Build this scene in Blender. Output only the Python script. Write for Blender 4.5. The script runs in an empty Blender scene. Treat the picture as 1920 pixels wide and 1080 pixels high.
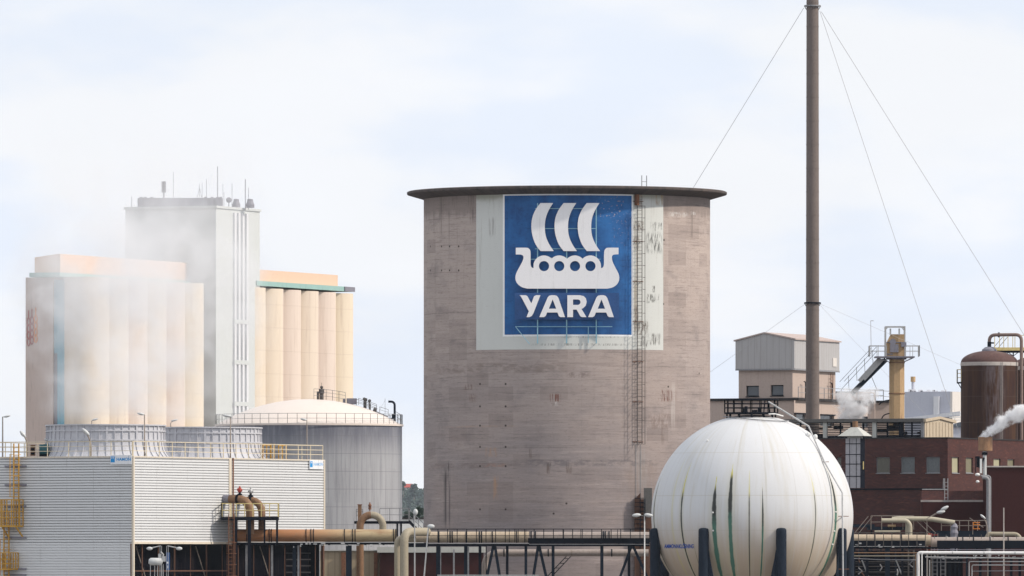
import bpy, bmesh, math, random
from math import sin, cos, pi, radians, sqrt, atan2, asin
from mathutils import Vector, Matrix
from mathutils.geometry import tessellate_polygon

# ------------------------------------------------------------------ camera, light, air
SC = bpy.context.scene
COL = SC.collection
F = 17067.0          # focal length in photo pixels (1920 wide)
HY = 1050.0          # photo row of the horizon
ZC = 7.0             # camera height
cam_d = bpy.data.cameras.new("camera"); cam = bpy.data.objects.new("camera", cam_d); COL.objects.link(cam)
cam.location = (0, 0, ZC); cam.rotation_euler = (radians(90), 0, 0)
cam_d.sensor_width = 36; cam_d.lens = 36 * F / 1920
cam_d.shift_y = (HY - 540) / 1920
cam_d.clip_start = 1; cam_d.clip_end = 30000
SC.camera = cam

SUN_EL, SUN_AZ = radians(40), radians(-14)      # azimuth measured from +X towards +Y
sd = Vector((cos(SUN_EL) * cos(SUN_AZ), cos(SUN_EL) * sin(SUN_AZ), sin(SUN_EL)))
sun_d = bpy.data.lights.new("sun", 'SUN'); sun_d.energy = 3.6; sun_d.angle = radians(2.5); sun_d.color = (1, .91, .80)
sun = bpy.data.objects.new("sun", sun_d); COL.objects.link(sun)
sun.location = (60, 600, 120); sun.rotation_euler = sd.to_track_quat('Z', 'Y').to_euler()

world = bpy.data.worlds.new("World"); SC.world = world; world.use_nodes = True
def build_world():
    nt = world.node_tree; nt.nodes.clear(); n = nt.nodes.new; L = nt.links.new
    out = n('ShaderNodeOutputWorld'); bg = n('ShaderNodeBackground'); bg.inputs[1].default_value = 0.1
    sky = n('ShaderNodeTexSky'); sky.sky_type = 'NISHITA'; sky.sun_disc = False
    sky.sun_elevation = SUN_EL; sky.sun_rotation = pi / 2 - SUN_AZ; sky.air_density = 1; sky.dust_density = 2
    tc = n('ShaderNodeTexCoord'); mp = n('ShaderNodeMapping'); mp.inputs['Scale'].default_value = (16, 16, 44)
    mp.inputs['Rotation'].default_value = (0, radians(3), 0)
    L(tc.outputs['Generated'], mp.inputs[0])
    no = n('ShaderNodeTexNoise'); no.inputs['Scale'].default_value = 1.0; no.inputs['Detail'].default_value = 5; no.inputs['Roughness'].default_value = .5
    L(mp.outputs[0], no.inputs[0])
    mr = n('ShaderNodeMapRange'); mr.interpolation_type = 'SMOOTHSTEP'
    for i, v in enumerate((.30, .70, .94, 1.0)): mr.inputs[i + 1].default_value = v
    L(no.outputs[0], mr.inputs[0])
    mx = n('ShaderNodeMix'); mx.data_type = 'RGBA'
    sc_ = n('ShaderNodeMix'); sc_.data_type = 'RGBA'; sc_.blend_type = 'MULTIPLY'; sc_.inputs[0].default_value = 1
    L(sky.outputs[0], sc_.inputs[6]); sc_.inputs[7].default_value = (1, 1, 1, 1)
    L(mr.outputs[0], mx.inputs[0]); L(sc_.outputs[2], mx.inputs[6]); 
    n2 = n('ShaderNodeTexNoise'); n2.inputs['Scale'].default_value = 1.7; n2.inputs['Detail'].default_value = 4; L(mp.outputs[0], n2.inputs[0])
    m2 = n('ShaderNodeMapRange'); m2.interpolation_type = 'SMOOTHSTEP'
    for i, v in enumerate((.38, .60, 0, 1)): m2.inputs[i + 1].default_value = v
    L(n2.outputs[0], m2.inputs[0]); cl = n('ShaderNodeMix'); cl.data_type = 'RGBA'; L(m2.outputs[0], cl.inputs[0])
    cl.inputs[6].default_value = (8.4, 9.05, 10.2, 1); cl.inputs[7].default_value = (9.55, 9.75, 10.15, 1); L(cl.outputs[2], mx.inputs[7])
    L(mx.outputs[2], bg.inputs[0]); L(bg.outputs[0], out.inputs[0])
build_world()
vs = SC.view_settings; vs.view_transform = 'Standard'; vs.look = 'None'; vs.exposure = 0; vs.gamma = 1; vs.use_curve_mapping = False
SC.render.engine = 'CYCLES'
SC.cycles.use_denoising = True
SC.cycles.max_bounces = 6; SC.cycles.volume_bounces = 3; SC.cycles.diffuse_bounces = 3
SC.cycles.transparent_max_bounces = 8
SC.cycles.volume_step_rate = 1.0; SC.cycles.volume_max_steps = 256
SC.render.film_transparent = False

# ------------------------------------------------------------------ coordinates
def at(px, py, Y): return Vector(((px - 960) * Y / F, Y, ZC + (HY - py) * Y / F))
def zat(py, Y): return ZC + (HY - py) * Y / F
def m_(n, Y): return n * Y / F           # n photo pixels at distance Y, in metres

class Frame:
    """a building corner seen at px, distance Y; local +x runs back along the right wall, +y back along the left wall"""
    def __init__(s, px, Y, deg, z=0.0):
        s.o = Vector(((px - 960) * Y / F, Y, z)); s.a = radians(deg)
        s.M = Matrix.Translation(s.o) @ Matrix.Rotation(s.a, 4, 'Z')
    def R(s, px, py=None, off=0.0):
        c, n = cos(s.a), sin(s.a); ox = s.o.x + n * off; oy = s.o.y - c * off     # off = distance in front of the wall
        k = (px - 960) / F; u = (k * oy - ox) / (c - k * n); Yw = oy + u * n
        return u if py is None else (u, ZC + (HY - py) * Yw / F)
    def Lf(s, px, py=None, off=0.0):
        c, n = cos(s.a), sin(s.a); ox = s.o.x - c * off; oy = s.o.y - n * off
        k = (px - 960) / F; v = (k * oy - ox) / (-n - k * c); Yw = oy + v * c
        return v if py is None else (v, ZC + (HY - py) * Yw / F)

# ------------------------------------------------------------------ mesh builder
WM = {}
def tag(o, label=None, cat=None, group=None, kind=None):
    if label: o['label'] = label
    if cat: o['category'] = cat
    if group: o['group'] = group
    if kind: o['kind'] = kind
    return o
def thing(name, label, cat, loc=(0, 0, 0), rz=0.0, group=None):
    o = bpy.data.objects.new(name, None); COL.objects.link(o); o.empty_display_size = .5
    o.location = loc; o.rotation_euler = (0, 0, rz)
    WM[o.name] = Matrix.Translation(Vector(loc)) @ Matrix.Rotation(rz, 4, 'Z')
    return tag(o, label, cat, group)

SPLIT = {'antenna', 'cable_clip', 'girder_and_shade', 'fitting', 'clamp_ring', 'flange', 'wall_bracket', 'valve', 'nozzle', 'pipe_bracket', 'down_pipe', 'conduit', 'roof_vent', 'machinery',
         'stay', 'base_bracing', 'vent_pipe', 'side_pipe', 'edge_strip', 'lower_rail', 'roof_gate', 'float_cap', 'wall_duct', 'door_strip', 'walkway_railing', 'railing',
         'top_pipe', 'post', 'light_strip', 'ladder_platform', 'ladder_cage', 'roof_railing', 'deck', 'window', 'clamp', 'equipment_box', 'access_ladder', 'mast', 'stair_rail', 'drive_unit', 'emblem_mark', 'base_frame'}
class MB:
    def __init__(s, M=None): s.v = []; s.f = []; s.sm = []; s.M = M
    def add(s, vs, fs, smooth=False):
        b = len(s.v)
        for p in vs:
            p = Vector(p); s.v.append(s.M @ p if s.M is not None else p)
        for f in fs: s.f.append([b + i for i in f]); s.sm.append(smooth)
        return s
    def quad(s, a, b, c, d): return s.add([a, b, c, d], [(0, 1, 2, 3)])
    def box(s, x0, x1, y0, y1, z0, z1):
        return s.add([(x0, y0, z0), (x1, y0, z0), (x1, y1, z0), (x0, y1, z0), (x0, y0, z1), (x1, y0, z1), (x1, y1, z1), (x0, y1, z1)],
                     [(0, 3, 2, 1), (4, 5, 6, 7), (0, 1, 5, 4), (1, 2, 6, 5), (2, 3, 7, 6), (3, 0, 4, 7)])
    def bar(s, p0, p1, w, h=None, up=(0, 0, 1)):
        p0 = Vector(p0); p1 = Vector(p1); h = h or w; d = (p1 - p0).normalized(); up = Vector(up)
        if abs(d.dot(up)) > .95: up = Vector((0, 1, 0))
        a = d.cross(up).normalized(); b = a.cross(d).normalized(); a *= w / 2; b *= h / 2
        vs = [p0 - a - b, p0 + a - b, p0 + a + b, p0 - a + b, p1 - a - b, p1 + a - b, p1 + a + b, p1 - a + b]
        return s.add(vs, [(0, 3, 2, 1), (4, 5, 6, 7), (0, 1, 5, 4), (1, 2, 6, 5), (2, 3, 7, 6), (3, 0, 4, 7)])
    def tube(s, pts, r, n=10, caps=True, smooth=True):
        pts = [Vector(p) for p in pts]; k = len(pts); rs = r if isinstance(r, (list, tuple)) else [r] * k
        t = [(pts[min(i + 1, k - 1)] - pts[max(i - 1, 0)]).normalized() for i in range(k)]
        a = t[0].orthogonal().normalized(); vs = []
        for i in range(k):
            a = (a - t[i] * a.dot(t[i])).normalized(); b = t[i].cross(a)
            for j in range(n):
                q = 2 * pi * j / n; vs.append(pts[i] + (a * cos(q) + b * sin(q)) * rs[i])
        fs = [(i * n + j, i * n + (j + 1) % n, (i + 1) * n + (j + 1) % n, (i + 1) * n + j) for i in range(k - 1) for j in range(n)]
        s.add(vs, fs, smooth)
        if caps:
            s.add(vs[:n], [tuple(reversed(range(n)))]); s.add(vs[-n:], [tuple(range(n))])
        return s
    def lathe(s, prof, c, n=48, smooth=True, a0=0.0, a1=2 * pi, split=True):
        """prof: list of (radius, z); angle from -Y towards +X"""
        full = abs(a1 - a0 - 2 * pi) < 1e-6; m = n if full else n + 1
        def ring(r, z): return [(c[0] + r * sin(a0 + (a1 - a0) * j / n), c[1] - r * cos(a0 + (a1 - a0) * j / n), c[2] + z) for j in range(m)]
        segs = [prof] if not split else [[prof[i], prof[i + 1]] for i in range(len(prof) - 1)]
        for sg in segs:
            vs = [p for r, z in sg for p in ring(r, z)]
            fs = [(i * m + j, i * m + (j + 1) % m, (i + 1) * m + (j + 1) % m, (i + 1) * m + j) for i in range(len(sg) - 1) for j in range(n)]
            s.add(vs, fs, smooth)
        return s
    def ball(s, c, rx, ry=None, rz=None, n=12, m=8, R=None):
        ry = ry or rx; rz = rz or rx; vs = []
        for i in range(m + 1):
            la = -pi / 2 + pi * i / m
            for j in range(n):
                q = Vector((rx * cos(la) * cos(2 * pi * j / n), ry * cos(la) * sin(2 * pi * j / n), rz * sin(la)))
                vs.append(Vector(c) + (R @ q if R is not None else q))
        fs = [(i * n + j, i * n + (j + 1) % n, (i + 1) * n + (j + 1) % n, (i + 1) * n + j) for i in range(m) for j in range(n)]
        return s.add(vs, fs, True)
    def prism(s, polys, fn, depth):
        """polys = [outer, hole...] in 2-D; fn(x, y, d) -> world; extruded from d=0 to d=depth"""
        tri = tessellate_polygon([[Vector((x, y, 0)) for x, y in p] for p in polys])
        flat = [q for p in polys for q in p]; n = len(flat)
        vs = [fn(x, y, 0) for x, y in flat] + [fn(x, y, depth) for x, y in flat]
        fs = [tuple(t) for t in tri] + [tuple(n + i for i in reversed(t)) for t in tri]; b = 0
        for p in polys:
            k = len(p); fs += [(b + i, b + (i + 1) % k, n + b + (i + 1) % k, n + b + i) for i in range(k)]; b += k
        return s.add(vs, fs)
    def ladder(s, p0, p1, side, w=.45, r=.025, step=.3):
        p0 = Vector(p0); p1 = Vector(p1); sv = Vector(side).normalized() * w / 2
        s.bar(p0 - sv, p1 - sv, r * 2); s.bar(p0 + sv, p1 + sv, r * 2)
        k = max(2, int((p1 - p0).length / step))
        for i in range(1, k):
            q = p0.lerp(p1, i / k); s.bar(q - sv, q + sv, r * 1.3)
        return s
    def rail(s, pts, h=1.1, step=1.2, r=.025, mids=(.5,), toe=0):
        pts = [Vector(p) for p in pts]; up = Vector((0, 0, h))
        for a, b in zip(pts[:-1], pts[1:]):
            s.bar(a + up, b + up, r * 2)
            for m in mids: s.bar(a + up * m, b + up * m, r * 1.6)
            if toe: s.bar(a + Vector((0, 0, toe / 2)), b + Vector((0, 0, toe / 2)), .02, toe)
            k = max(1, round((b - a).length / step))
            for i in range(k + 1):
                q = a.lerp(b, i / k); s.bar(q, q + up, r * 2)
        return s
    def pieces(s, gap=.015):
        n = len(s.v); par = list(range(n))
        def find(i):
            while par[i] != i: par[i] = par[par[i]]; i = par[i]
            return i
        for f in s.f:
            a = find(f[0])
            for i in f[1:]: par[find(i)] = a
        box = {}
        for i, p in enumerate(s.v):
            r = find(i); b = box.get(r)
            if b is None: box[r] = [p.x, p.y, p.z, p.x, p.y, p.z]
            else: b[0] = min(b[0], p.x); b[1] = min(b[1], p.y); b[2] = min(b[2], p.z); b[3] = max(b[3], p.x); b[4] = max(b[4], p.y); b[5] = max(b[5], p.z)
        ks = list(box)
        for i, a in enumerate(ks):
            for b in ks[i + 1:]:
                A, B = box[a], box[b]
                if all(A[q] - gap <= B[q + 3] and B[q] - gap <= A[q + 3] for q in range(3)): par[find(b)] = find(a)
        out = {}
        for f, sm in zip(s.f, s.sm): out.setdefault(find(f[0]), []).append((f, sm))
        res = []
        for fl in out.values():
            ids = sorted({i for f, _ in fl for i in f}); mp = {j: k for k, j in enumerate(ids)}; m = MB()
            m.v = [s.v[i] for i in ids]; m.f = [[mp[i] for i in f] for f, _ in fl]; m.sm = [q for _, q in fl]; res.append(m)
        return res
    def build(s, name, mat, parent=None, merge=False, kind=None, recalc=True, whole=False):
        if name in SPLIT and parent is not None and not whole:
            for p in s.pieces(): o = p.build(name, mat, parent, merge, kind, recalc, True)
            return o
        me = bpy.data.meshes.new(name)
        if parent is not None: W = WM[parent.name]
        else:
            xs = [p.x for p in s.v]; ys = [p.y for p in s.v]; zs = [p.z for p in s.v]
            W = Matrix.Translation(((min(xs) + max(xs)) / 2, (min(ys) + max(ys)) / 2, min(zs)))
        Wi = W.inverted()
        me.from_pydata([tuple(Wi @ p) for p in s.v], [], s.f)
        me.polygons.foreach_set('use_smooth', s.sm)
        if recalc or merge:
            bm = bmesh.new(); bm.from_mesh(me)
            if merge: bmesh.ops.remove_doubles(bm, verts=bm.verts, dist=1e-4)
            if recalc: bmesh.ops.recalc_face_normals(bm, faces=bm.faces)
            bm.to_mesh(me); bm.free()
        me.materials.append(mat); me.update()
        o = bpy.data.objects.new(name, me); COL.objects.link(o)
        if parent is not None: o.parent = parent
        else: o.matrix_world = W
        WM[o.name] = W
        if kind: o['kind'] = kind
        return o

def bend(pts, rad, n=6):
    """round the corners of a polyline"""
    pts = [Vector(p) for p in pts]; out = [pts[0]]
    for i in range(1, len(pts) - 1):
        a, b, c = pts[i - 1], pts[i], pts[i + 1]; da = (a - b); dc = (c - b)
        r = min(rad, da.length * .49 if i > 1 else da.length * .95, dc.length * .49 if i < len(pts) - 2 else dc.length * .95)
        p = b + da.normalized() * r; q = b + dc.normalized() * r
        for k in range(n + 1):
            t = k / n; out.append(p * (1 - t) ** 2 + b * 2 * t * (1 - t) + q * t * t)
    out.append(pts[-1]); return out

def wall(mb, fn, L0, L1, z0, z1, holes, depth):
    """wall sheet with real openings; fn(s, z, d) -> point, d into the building; holes (s0, s1, z0, z1)"""
    ss = sorted({L0, L1, *[h[0] for h in holes], *[h[1] for h in holes]}); zz = sorted({z0, z1, *[h[2] for h in holes], *[h[3] for h in holes]})
    for a, b in zip(ss[:-1], ss[1:]):
        for c, d in zip(zz[:-1], zz[1:]):
            ms, mz = (a + b) / 2, (c + d) / 2
            if any(h[0] < ms < h[1] and h[2] < mz < h[3] for h in holes): continue
            mb.quad(fn(a, c, 0), fn(b, c, 0), fn(b, d, 0), fn(a, d, 0))
    for h in holes:
        a, b, c, d = h
        mb.quad(fn(a, c, 0), fn(b, c, 0), fn(b, c, depth), fn(a, c, depth)); mb.quad(fn(a, d, 0), fn(b, d, 0), fn(b, d, depth), fn(a, d, depth))
        mb.quad(fn(a, c, 0), fn(a, d, 0), fn(a, d, depth), fn(a, c, depth)); mb.quad(fn(b, c, 0), fn(b, d, 0), fn(b, d, depth), fn(b, c, depth))

def text_geo(body, size, bold=0.0):
    cu = bpy.data.curves.new('lettering_curve', 'FONT'); cu.body = body; cu.size = size; cu.align_x = 'CENTER'; cu.offset = bold
    o = bpy.data.objects.new('lettering_tmp', cu); COL.objects.link(o)
    dg = bpy.context.evaluated_depsgraph_get(); me = o.evaluated_get(dg).to_mesh()
    vs = [tuple(v.co) for v in me.vertices]; fs = [tuple(p.vertices) for p in me.polygons]
    o.evaluated_get(dg).to_mesh_clear(); bpy.data.objects.remove(o); bpy.data.curves.remove(cu)
    return vs, fs

# ------------------------------------------------------------------ materials
class V:
    """a shader socket with arithmetic"""
    def __init__(s, g, k): s.g = g; s.k = k
    def _(s, op, o=None, c=None): return s.g.math(op, s, o, c)
    def __add__(s, o): return s._('ADD', o)
    def __radd__(s, o): return s._('ADD', o)
    def __sub__(s, o): return s._('SUBTRACT', o)
    def __rsub__(s, o): return s.g.math('SUBTRACT', o, s)
    def __mul__(s, o): return s._('MULTIPLY', o)
    def __rmul__(s, o): return s._('MULTIPLY', o)
    def __truediv__(s, o): return s._('DIVIDE', o)
    def abs(s): return s._('ABSOLUTE')
class G:
    def __init__(s, nt): s.nt = nt; s.tc = None
    def n(s, t): return s.nt.nodes.new(t)
    def put(s, sock, val):
        if isinstance(val, V): s.nt.links.new(val.k, sock)
        elif isinstance(val, (tuple, list)): sock.default_value = (*val, 1) if len(val) == 3 and len(sock.default_value) == 4 else val
        else: sock.default_value = val
    def math(s, op, a, b=None, c=None):
        m = s.n('ShaderNodeMath'); m.operation = op; s.put(m.inputs[0], a)
        if b is not None: s.put(m.inputs[1], b)
        if c is not None: s.put(m.inputs[2], c)
        return V(s, m.outputs[0])
    def co(s):
        if s.tc is None:
            t = s.n('ShaderNodeTexCoord'); sp = s.n('ShaderNodeSeparateXYZ'); s.nt.links.new(t.outputs['Object'], sp.inputs[0])
            s._raw = V(s, t.outputs['Object']); s.tc = tuple(V(s, k) for k in sp.outputs)
        return s.tc
    @property
    def raw(s): s.co(); return s._raw
    def vec(s, x, y, z):
        m = s.n('ShaderNodeCombineXYZ')
        for i, q in enumerate((x, y, z)): s.put(m.inputs[i], q)
        return V(s, m.outputs[0])
    def noise(s, v, scale=1.0, detail=4, rough=.55, dist=0.0):
        m = s.n('ShaderNodeTexNoise'); s.put(m.inputs['Vector'], v); m.inputs['Scale'].default_value = scale
        m.inputs['Detail'].default_value = detail; m.inputs['Roughness'].default_value = rough; m.inputs['Distortion'].default_value = dist
        return V(s, m.outputs[0])
    def step(s, x, a, b, lo=0.0, hi=1.0):
        m = s.n('ShaderNodeMapRange'); m.interpolation_type = 'SMOOTHSTEP'; s.put(m.inputs[0], x)
        for i, q in enumerate((a, b, lo, hi)): s.put(m.inputs[i + 1], q)
        return V(s, m.outputs[0])
    def mix(s, a, b, f, mode='MIX'):
        m = s.n('ShaderNodeMix'); m.data_type = 'RGBA'; m.blend_type = mode; m.clamp_factor = True
        s.put(m.inputs[0], f); s.put(m.inputs[6], a); s.put(m.inputs[7], b); return V(s, m.outputs[2])
    def gray(s, x): return s.vec(x, x, x)
    def band(s, x, c, hw, soft): return 1 - s.step((x - c).abs(), hw - soft, hw + soft)
    def cyl(s):
        x, y, z = s.co(); return s.math('ARCTAN2', x, y * -1), z

def mat(name, fn):
    m = bpy.data.materials.new(name); m.use_nodes = True; nt = m.node_tree; nt.nodes.clear(); g = G(nt)
    out = g.n('ShaderNodeOutputMaterial'); b = g.n('ShaderNodeBsdfPrincipled'); nt.links.new(b.outputs[0], out.inputs[0])
    r = fn(g); g.put(b.inputs['Base Color'], r['c']); g.put(b.inputs['Roughness'], r.get('r', .8)); g.put(b.inputs['Metallic'], r.get('m', 0.0))
    b.inputs['Specular IOR Level'].default_value = r.get('s', .3)
    if 'h' in r:
        bp = g.n('ShaderNodeBump'); bp.inputs['Strength'].default_value = r.get('hs', .5); bp.inputs['Distance'].default_value = r.get('hd', .05)
        g.put(bp.inputs['Height'], r['h']); nt.links.new(bp.outputs[0], b.inputs['Normal'])
    return m
def worn(name, col, r=.6, var=.25, dirt=(.10, .07, .05), amt=.35, scale=1.0, m=0.0, s=.3, streak=True):
    """paint or metal with blotches, vertical run marks and dirt"""
    def fn(g):
        x, y, z = g.co()
        big = g.noise(g.raw, .7 * scale, 4, .6); fine = g.noise(g.raw, 6 * scale, 3, .6)
        run = g.noise(g.vec(x * 5, y * 5, z * .35), scale, 4, .65)
        c = g.mix(col, tuple(min(1, q * (1 + var)) for q in col), big)
        c = g.mix(c, tuple(q * (1 - var) for q in col), g.step(fine, .45, .75, 0, .8))
        c = g.mix(c, dirt, (g.step(run if streak else big, .52, .78) * amt))
        return dict(c=c, r=r, m=m, s=s, h=fine, hs=.15, hd=.01)
    return mat(name, fn)
MT = {}
MT['black_steel'] = worn('black_steel', (.007, .009, .015), .7, .3, (.03, .018, .013), .25, s=.05)
MT['navy_steel'] = worn('navy_steel', (.012, .018, .029), .6, .25, (.02, .032, .036), .3, s=.06)
MT['grey_steel'] = worn('grey_steel', (.22, .22, .23), .5, .25, (.1, .07, .05), .4)
MT['galvanised'] = worn('galvanised', (.42, .42, .42), .45, .2, (.16, .12, .09), .4, m=.3)
MT['yellow_steel'] = worn('yellow_steel', (.50, .27, .035), .5, .2, (.2, .09, .03), .35)
MT['pale_yellow'] = worn('pale_yellow', (.62, .50, .22), .5, .15, (.3, .15, .06), .3)
MT['cream_rail'] = worn('cream_rail', (.62, .54, .40), .5, .15, (.3, .18, .1), .35)
MT['rust_steel'] = worn('rust_steel', (.17, .075, .04), .8, .35, (.05, .03, .02), .6)
MT['white_paint'] = worn('white_paint', (.72, .72, .70), .45, .06, (.4, .36, .3), .2)
MT['bright_pipe'] = worn('bright_pipe', (.72, .71, .70), .3, .05, (.4, .36, .3), .15)
MT['lamp_grey'] = worn('lamp_grey', (.50, .51, .51), .4, .1, (.3, .3, .25), .2)
MT['lamp_pole'] = worn('lamp_pole', (.24, .20, .17), .6, .25, (.12, .07, .04), .4)
MT['teal'] = worn('teal', (.02, .09, .10), .6, .2)
MT['rail_blue'] = worn('rail_blue', (.22, .42, .52), .5, .1, (.2, .2, .18), .25)
MT['logo_white'] = worn('logo_white', (.82, .81, .82), .5, .03, (.42, .40, .38), .25, .5)
MT['board_blue'] = worn('board_blue', (.022, .075, .22), .55, .15, (.01, .03, .09), .4)
MT['blue_ink'] = worn('blue_ink', (.015, .07, .35), .5, .05)
MT['cyan_ink'] = worn('cyan_ink', (.02, .27, .62), .5, .05)
MT['sign_white'] = worn('sign_white', (.74, .75, .77), .4, .03)
MT['faded_blue'] = worn('faded_blue', (.02, .06, .26), .7, .3, (.4, .4, .42), .7, 3)
MT['red_rust'] = worn('red_rust', (.32, .045, .03), .7, .3)
MT['orange'] = worn('orange', (.62, .20, .02), .5, .2)
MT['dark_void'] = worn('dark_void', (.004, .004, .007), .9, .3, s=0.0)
MT['glass'] = mat('window_glass', lambda g: dict(c=g.mix((.035, .045, .06), (.09, .10, .11), g.noise(g.raw, 1.2, 2)), r=.12, s=.6))
MT['roof_felt'] = worn('roof_felt', (.04, .037, .038), .9, .3, (.08, .07, .065), .4, streak=False, s=.05)
MT['maroon'] = worn('maroon_sheet', (.046, .016, .015), .8, .12, (.028, .011, .011), .35, s=.06)

def m_pipe_orange(g):
    x, y, z = g.co(); t = g.step(x, -1.0, 6.5)
    nz = g.noise(g.vec(x * .5, y * 2, z * 2), 1, 4, .6); fine = g.noise(g.raw, 5, 4, .6)
    c = g.mix((.37, .165, .07), (.44, .34, .20), g.step(x + nz * 3, -1.0, 5.5))
    c = g.mix(c, (.22, .10, .045), g.step(nz, .5, .75, 0, .6)); c = g.mix(c, (.3, .2, .12), g.step(fine, .5, .7, 0, .35))
    return dict(c=c, r=.6, s=.35)
MT['pipe_orange'] = mat('rusty_orange_pipe', m_pipe_orange)
MT['pipe_rust'] = worn('pipe_rust', (.20, .112, .06), .6, .3, (.10, .055, .035), .55)
MT['pipe_cream'] = worn('pipe_cream', (.40, .32, .23), .5, .2, (.22, .15, .09), .45)
MT['pipe_beige'] = worn('pipe_beige', (.30, .26, .19), .55, .15, (.20, .15, .10), .4)
MT['pipe_grey'] = worn('pipe_grey', (.30, .25, .22), .55, .2, (.12, .09, .07), .5)
MT['pipe_pale'] = worn('pipe_pale', (.40, .36, .27), .5, .12, (.3, .24, .15), .35)

def m_clad(base):
    def fn(g):
        x, y, z = g.co(); s = x + y
        pan = g.math('FLOOR', s / 1.6); tone = g.noise(g.vec(pan * 7.3, g.math('FLOOR', (z + pan * .8) / 2.4) * 3.1, 0), 1, 0)
        c = g.mix(base, tuple(q * .955 for q in base), tone)
        c = g.mix(c, tuple(q * .78 for q in base), g.step(g.noise(g.vec(s * 3, 0, z * .25), 1, 5, .7), .55, .85, 0, .45))
        seam = g.band(g.math('FRACT', s / 2.35), .5, .006, .003) * g.step(g.noise(g.vec(pan, 0, z * .5), 1, 2), .45, .55)
        c = g.mix(c, (.2, .18, .15), seam * .6)
        rust = g.step(g.noise(g.vec(s * 2.2, 0, z * .45), 1, 5, .65), .70, .80) * g.step(g.noise(g.vec(s * 16, 0, z), 1, 2), .48, .6)
        c = g.mix(c, (.22, .20, .08), rust * .55)
        return dict(c=c, r=.5, s=.35)
    return fn
MT['cladding'] = mat('white_sheet_cladding', m_clad((.665, .67, .675)))
MT['stack_grp'] = worn('stack_fibreglass', (.48, .48, .51), .5, .1, (.26, .26, .30), .55)
MT['trim'] = worn('trim_cream', (.62, .55, .45), .5, .1, (.3, .16, .09), .35)

# --- the big concrete silo: world marks are given by photo column/row and turned into (angle, height) on its wall
SPX, SY, SR = 1063.0, 760.0, m_(268.5, 760.0)
def silo_ang(px):
    k = (px - 960) / F; cx = (SPX - 960) * SY / F; a = asin(max(-1, min(1, (px - SPX) / 268.5)))
    for _ in range(6): a = asin(max(-1, min(1, (k * (SY - SR * cos(a)) - cx) / SR)))
    return a
def silo_z(px, py): a = silo_ang(px); return ZC + (HY - py) * (SY - SR * cos(a)) / F
SILO_MARKS = [  # px, py, half width px, half height px, colour, strength, noise u scale, noise z scale
    (838, 890, 4, 22, (.07, .06, .055), .8, 6, .5), (838, 935, 6, 50, (.07, .06, .06), .75, 11, .12), (828, 400, 3, 42, (.12, .10, .09), .7, 8, .2),
    (853, 372, 5, 16, (.14, .10, .09), .6, 6, .4), (884, 385, 6, 30, (.15, .12, .11), .6, 6, .3),
    (1041, 746, 9, 7, (.16, .055, .035), .9, 11, .5), (878, 726, 7, 5, (.14, .07, .05), .7, 10, 1), (887, 746, 7, 8, (.16, .09, .07), .5, 10, .6),
    (1250, 742, 16, 10, (.14, .06, .045), .85, 8, 1.2), (1300, 400, 4, 3, (.7, .68, .66), .6, 5, 5), (1272, 402, 16, 4, (.6, .58, .56), .6, 5, 5),
    (1030, 878, 5, 10, (.15, .11, .09), .8, 5, .6), (1067, 877, 5, 10, (.15, .11, .09), .7, 7, .5), (930, 915, 5, 20, (.50, .27, .13), .5, 4, .5),
    (921, 848, 10, 8, (.45, .25, .14), .45, 3, 1), (925, 872, 20, 3, (.40, .20, .13), .5, 2, 2), (1110, 868, 130, 6, (.12, .11, .12), .5, 1.2, 2),
    (940, 690, 120, 9, (.17, .13, .11), .45, .8, 2), (880, 873, 70, 5, (.15, .11, .10), .35, .8, 2), (1238, 790, 20, 14, (.17, .12, .1), .5, 4, 2),
    (1085, 703, 20, 5, (.14, .10, .09), .5, 3, 2), (900, 800, 60, 2, (.48, .30, .2), .3, .6, 2), (1041, 757, 8, 4, (.62, .58, .55), .5, 6, 2),
    (1203, 880, 10, 40, (.33, .32, .31), .4, 3, .2), (1262, 760, 4, 40, (.55, .50, .47), .4, 4, .2), (1297, 420, 2, 26, (.14, .11, .1), .5, 3, .2),
    (1243, 800, 3, 30, (.16, .12, .1), .45, 4, .3), (995, 850, 3, 8, (.16, .12, .1), .6, 4, .3), (1195, 905, 34, 36, (.26, .20, .17), .4, 1, .3),
]
SILO_DOTS = [(x, y) for y in (720, 762, 798, 838, 874, 955) for x in (900, 948)] + [(x, y) for y in (462, 507) for x in (807, 828, 843, 860)] + \
            [(1062, 944), (1038, 963), (1253, 725), (1311, 700), (1245, 450), (1244, 570)]
def cyl_marks(g, c, th, z, marks, ang, zf):
    for px, py, hw, hh, col, st, nu, nz in marks:
        a0, a1 = ang(px - hw), ang(px + hw); zc, dz = zf(px, py), m_(hh, SY)
        hu = (a1 - a0) / 2 * SR
        m = g.band(th * SR, (a0 + a1) / 2 * SR, hu, hu * .35) * g.band(z, zc, dz, dz * .3)
        nn = g.step(g.noise(g.vec(th * (SR * nu), px * .01, z * nz), 1.0, 4, .7), .46 if nu > 5 else .40, .60)
        c = g.mix(c, col, m * nn * st)
    return c
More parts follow.
